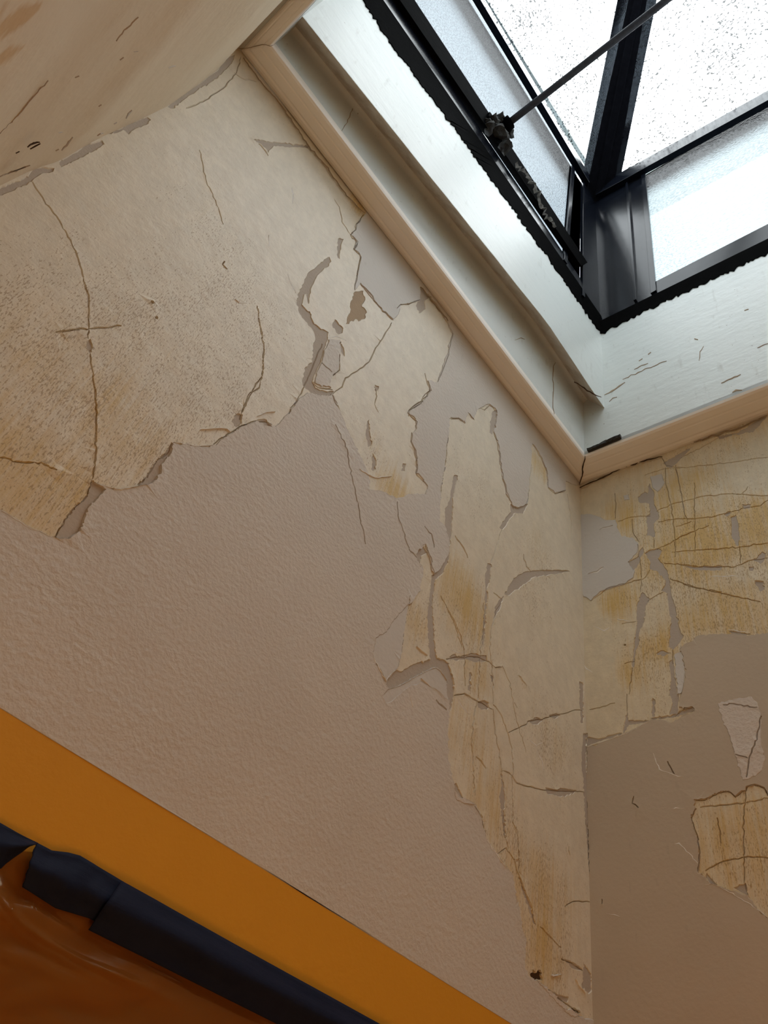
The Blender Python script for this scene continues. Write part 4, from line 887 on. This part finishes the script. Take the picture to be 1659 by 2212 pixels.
RY0 = APX[1]; ridge_e = np.array([APX[0], YB + 0.10 + (KK[0] - xN_) * 0.5, APX[2]])
N0 = np.array([xN_, KK[1], H0[2]]); N1 = np.array([xN_, YB + 0.10, H0[2]]); R1_ = H0 + (-BD) * ((H0[1] - (YB + 0.10)) / BD[1])
rafter('hip_rafter', N0, APX, 0.075, 0.05); rafter('hip_rafter', N1, ridge_e, 0.075, 0.05); rafter('hip_rafter', R1_, ridge_e, 0.075, 0.05)
rafter('ridge_bar', APX, ridge_e, 0.06, 0.05)
for tri in ([N0, H0, APX], [H0, R1_, ridge_e, APX], [R1_, N1, ridge_e], [N1, N0, APX, ridge_e]):
    mesh_obj('roof_pane', [p + UP * 0.03 for p in tri], [tuple(range(len(tri)))], M['roof_glass'], win)
# other two sides of the lantern, behind the photographer's view
for a, b, nn in ((N0, N1, np.array([1.0, 0, 0])), (N1, R1_, np.array([0, 1.0, 0]))):
    a0, b0 = a * [1, 1, 0] + UP * ZK, b * [1, 1, 0] + UP * ZK
    bar('frame_leg', a0, b0, -nn, UP, 0.02, 0.07, M['steel'], win); bar('head_rail', a0 + UP * (H0[2] - ZK - .085), b0 + UP * (H0[2] - ZK - .085), nn, UP, 0.02, 0.085, M['steel'], win)
    mesh_obj('glass_pane', [a0 - nn*.01, b0 - nn*.01, b0 - nn*.01 + UP * (H0[2] - ZK), a0 - nn*.01 + UP * (H0[2] - ZK)], [(0, 1, 2, 3)], M['pane_rib'], win)
for c in (N1, R1_): bar('corner_post', c * [1, 1, 0] + UP * ZK, c * [1, 1, 0] + UP * H0[2], (0, 1, 0), (1, 0, 0), 0.06, 0.02, M['steel'], win)
# pale putty line along the outer edge of the rail
bar('putty_line', onWL(*ext((1024,0), (1266,385), .9)) + NL * .012 + UP * .088, onWL(1266,385) + NL * .012 + UP * .088, NL, UP, 0.020, 0.030, M['putty'], win, bev=0)

# ------------------------------------------------------------------ tie rod
T0 = onWL(1078, 282) + NL * 0.03
r0_ = ray(1440, 0); pl_n = np.array([1.0, 0, 0])
pn = np.cross(BD, UP); T1 = hit(1440, 0, T0, pn)
far = T0 + (T1 - T0) * ((T0[1] - (YB + 0.10)) / (T0[1] - T1[1]))
print('rod', T0, T1, far)
rod = empty('tie_rod'); tag(rod, 'thin dusty iron tie rod running across under the skylight glass', 'rod')
def tube(name, p, q, r, mat, parent, seg=10, nz=1, wob=0.0):
    bm = bmesh.new(); d = (q - p) / np.linalg.norm(q - p); s = np.cross(d, UP); s /= np.linalg.norm(s); u = np.cross(s, d); rows_ = []
    for k in range(nz + 1):
        c = p + (q - p) * k / nz + u * wob * noise.noise(Vector((k * .7, 0, 1)))
        rows_.append([bm.verts.new(tuple(c + (s * math.cos(a) + u * math.sin(a)) * r)) for a in (2*math.pi*j/seg for j in range(seg))])
    for a, b in zip(rows_, rows_[1:]):
        for i in range(seg): bm.faces.new((a[i], a[(i+1) % seg], b[(i+1) % seg], b[i]))
    bm.faces.new(rows_[0]); bm.faces.new(rows_[-1][::-1]); return bm_obj(name, bm, mat, parent, True)
tube('rod_shaft', T0, far, 0.0135, M['rod'], rod, 12, 12, 0.0015)
dr = (T1 - T0) / np.linalg.norm(T1 - T0)
tube('hex_nut', T0 - dr * 0.012, T0 + dr * 0.024, 0.027, M['steel_rough'], rod, 6); tube('washer', T0 - dr * 0.018, T0 - dr * 0.012, 0.036, M['steel_rough'], rod, 16)
bar('bracket', onWL(1040,262) + NL*.02, onWL(1086,325) + NL*.02, NL, UP, 0.012, 0.05, M['steel_rough'], rod)
# crumbs of soot and old putty round the nut and along the glazing angle
rnd = random.Random(11)
def crumb(c, r, mat, name, parent=None, ax=(1, 1, 1)):
    bm = bmesh.new(); bmesh.ops.create_icosphere(bm, subdivisions=2, radius=r)
    o3 = Vector((rnd.random()*9, rnd.random()*9, 0))
    for v in bm.verts:
        k = 1 + 0.9 * noise.noise(v.co / r * 1.1 + o3); v.co = Vector((v.co.x*k*ax[0], v.co.y*k*ax[1], v.co.z*k*ax[2])) + Vector(tuple(c))
    return bm_obj(name, bm, mat, parent)
for i, (u, v, r) in enumerate([(1068,266,.012),(1052,272,.016),(1045,284,.014),(1062,300,.020),(1078,312,.018),(1090,296,.014),(1074,330,.014),(1084,322,.010),(1040,270,.009)]):
    crumb(onWL(u, v) + NL * rnd.uniform(.02, .04), r * 1.4, M['rubber'], 'soot_crumb', rod)
# ragged fluff hanging from the angle
path = [(1100,362),(1120,385),(1136,405),(1150,430),(1152,452),(1165,475),(1180,492),(1186,500)]
bm = bmesh.new()
pp = jag(path, 3.0, 21, 4); k_ = len(pp)
prev = None
for i, (u, v) in enumerate(pp):
    w = 1.2 + 3.6 * abs(math.sin(i * 0.9)) * rnd.uniform(.5, 1.1)
    a = onWL(u - w*.7, v + w*.5) + NL * (0.024 + rnd.uniform(0, .008)); b = onWL(u + w*.7, v - w*.5) + NL * (0.027 + rnd.uniform(0, .008)); c = (a + b) / 2 + NL * 0.006
    cur = [bm.verts.new(tuple(t)) for t in (a, c, b, (a+b)/2 - NL*.001)]
    if prev:
        for j in range(4): bm.faces.new((prev[j], prev[(j+1) % 4], cur[(j+1) % 4], cur[j]))
    prev = cur
tag(bm_obj('dust_clump', bm, M['web']), 'ragged grey dust and cobweb hanging along the black glazing bar', 'dust')

# ------------------------------------------------------------------ tape and sheeting
def wall_grid(name, fn, nu, nv2, mat, parent=None, th=0.0012):
    """fn(s,t) -> (pixel u, pixel v, lift above the wall)"""
    V_, F2 = [], []
    for i in range(nu + 1):
        for j in range(nv2 + 1):
            u, v, h = fn(i / nu, j / nv2); V_.append(onL(u, v) + NL * 0.0)
            V_[-1] = hit(u, v, CO + NL * (0.0045 + h), NL)
    m2 = nv2 + 1
    for i in range(nu):
        for j in range(nv2): F2.append((i*m2+j, i*m2+j+1, (i+1)*m2+j+1, (i+1)*m2+j))
    o = mesh_obj(name, V_, F2, mat, parent, True)
    if th:
        md = o.modifiers.new('thickness', 'SOLIDIFY'); md.thickness = th; md.offset = -1 if False else 0
    return o
def lerp_poly(pts, t):
    x = [p[0] for p in pts]; k = np.linspace(0, 1, len(pts)); return float(np.interp(t, k, x)), float(np.interp(t, k, [p[1] for p in pts]))
def arc(pts, t):
    P_ = np.array(pts, float); d = np.r_[0, np.cumsum(np.hypot(*(P_[1:] - P_[:-1]).T))]; d /= d[-1]
    return float(np.interp(t, d, P_[:, 0])), float(np.interp(t, d, P_[:, 1]))
def tape(topline, botline, crest, seed, h0=0.004, hm=0.014, nu=60, left=0.0, right=0.0):
    def fn(s, t):
        a = arc(topline, s); b = arc(botline, s)
        e = 0.0
        if t not in (0, 1): e = 0.4 * noise.noise(Vector((s*20, t*6, seed)))
        u = a[0] + (b[0] - a[0]) * t + e; v = a[1] + (b[1] - a[1]) * t + e
        if s == 0: u += left * math.sin(t * 25)
        if s == 1: u += right * math.sin(t * 21)
        k = math.exp(-((t - crest) / 0.28)**2)
        h = h0 + hm * k + 0.003 * noise.noise(Vector((s*6, t*3, seed))) * (1 if 0.05 < t else 0.3)
        return u, v, max(0.0008, h)
    return wall_grid('masking_tape', fn, nu, 14, M['tape'])
t3 = tape([(262,1903),(331,1941),(500,2036),(660,2124),(820,2212),(1000,2312)], [(191,2009),(300,2063),(500,2163),(598,2212),(760,2292),(900,2362)], 0.42, 3, 0.0075, 0.015)
t2 = tape([(78,1820),(111,1837),(148,1842),(172,1848),(256,1899),(300,1924)], [(48,1916),(120,1962),(193,1984),(215,1996),(240,2010)], 0.5, 5, 0.0045, 0.011, left=1.5)
t1 = tape([(-160,1692),(-60,1745),(0,1778),(40,1800),(82,1822)], [(-160,1800),(-60,1848),(0,1878),(12,1866),(40,1846),(62,1828)], 0.5, 7, 0.0045, 0.009)
tag(t3, 'longest dark blue masking tape strip, its left end lapped over the next strip', 'tape', 'blue masking tape along the yellow wall')
tag(t2, 'middle dark blue masking tape strip, between the longest strip and the clear film fold', 'tape', 'blue masking tape along the yellow wall')
tag(t1, 'leftmost dark blue masking tape strip, cut off by the left edge of the picture', 'tape', 'blue masking tape along the yellow wall')
def film(s, t):
    top = arc([(-200,1810),(-60,1838),(0,1862),(40,1838),(70,1840),(90,1875),(150,1925),(230,1975),(330,2035),(500,2120),(640,2190),(900,2325)], s)
    bot = (-260 + s * 1160, 2620 + s * 240)
    u = top[0] + (bot[0] - top[0]) * t; v = top[1] + (bot[1] - top[1]) * t
    d = v - 6 - float(np.interp(u, [-200, 0, 48, 193, 600, 1000], [1790, 1866, 1925, 2012, 2214, 2412]))
    h = 0.001 + 0.010 * (1 - math.exp(-d / 60)) if d > 0 else 0.001
    h += 0.0045 * math.exp(-((d - 62 - 8*math.sin(u/70)) / 9)**2) * (1 if u < 260 else math.exp(-((u-260)/90)**2)) * min(1, max(0, d / 12))
    h += 0.0035 * math.exp(-((d - 95 + u*.05) / 8)**2) * math.exp(-(max(0, u-130)/80)**2)
    h += 0.006 * noise.noise(Vector((u*0.004, v*0.013, 3))) + 0.002 * noise.noise(Vector((u*0.012, v*0.03, 8)))
    return u, v, max(0.0004, h * min(1, max(0.08, d / 14)))
sheet = wall_grid('plastic_sheet', film, 150, 110, M['film'], th=0)
tag(sheet, 'creased amber plastic dust sheet taped over the lower yellow wall', 'plastic sheet')

# portal at the foot of the lantern helps the sky light find its way in
pd = bpy.data.lights.new('skylight_portal', 'AREA'); po = bpy.data.objects.new('skylight_portal', pd); SC.collection.objects.link(po)
pd.shape = 'RECTANGLE'; pd.size = (KK[0] - xN_) + .1; pd.size_y = KK[1] - YB; pd.cycles.is_portal = True
po.location = ((KK[0] + xN_) / 2, (KK[1] + YB + .1) / 2, ZK + 0.02)
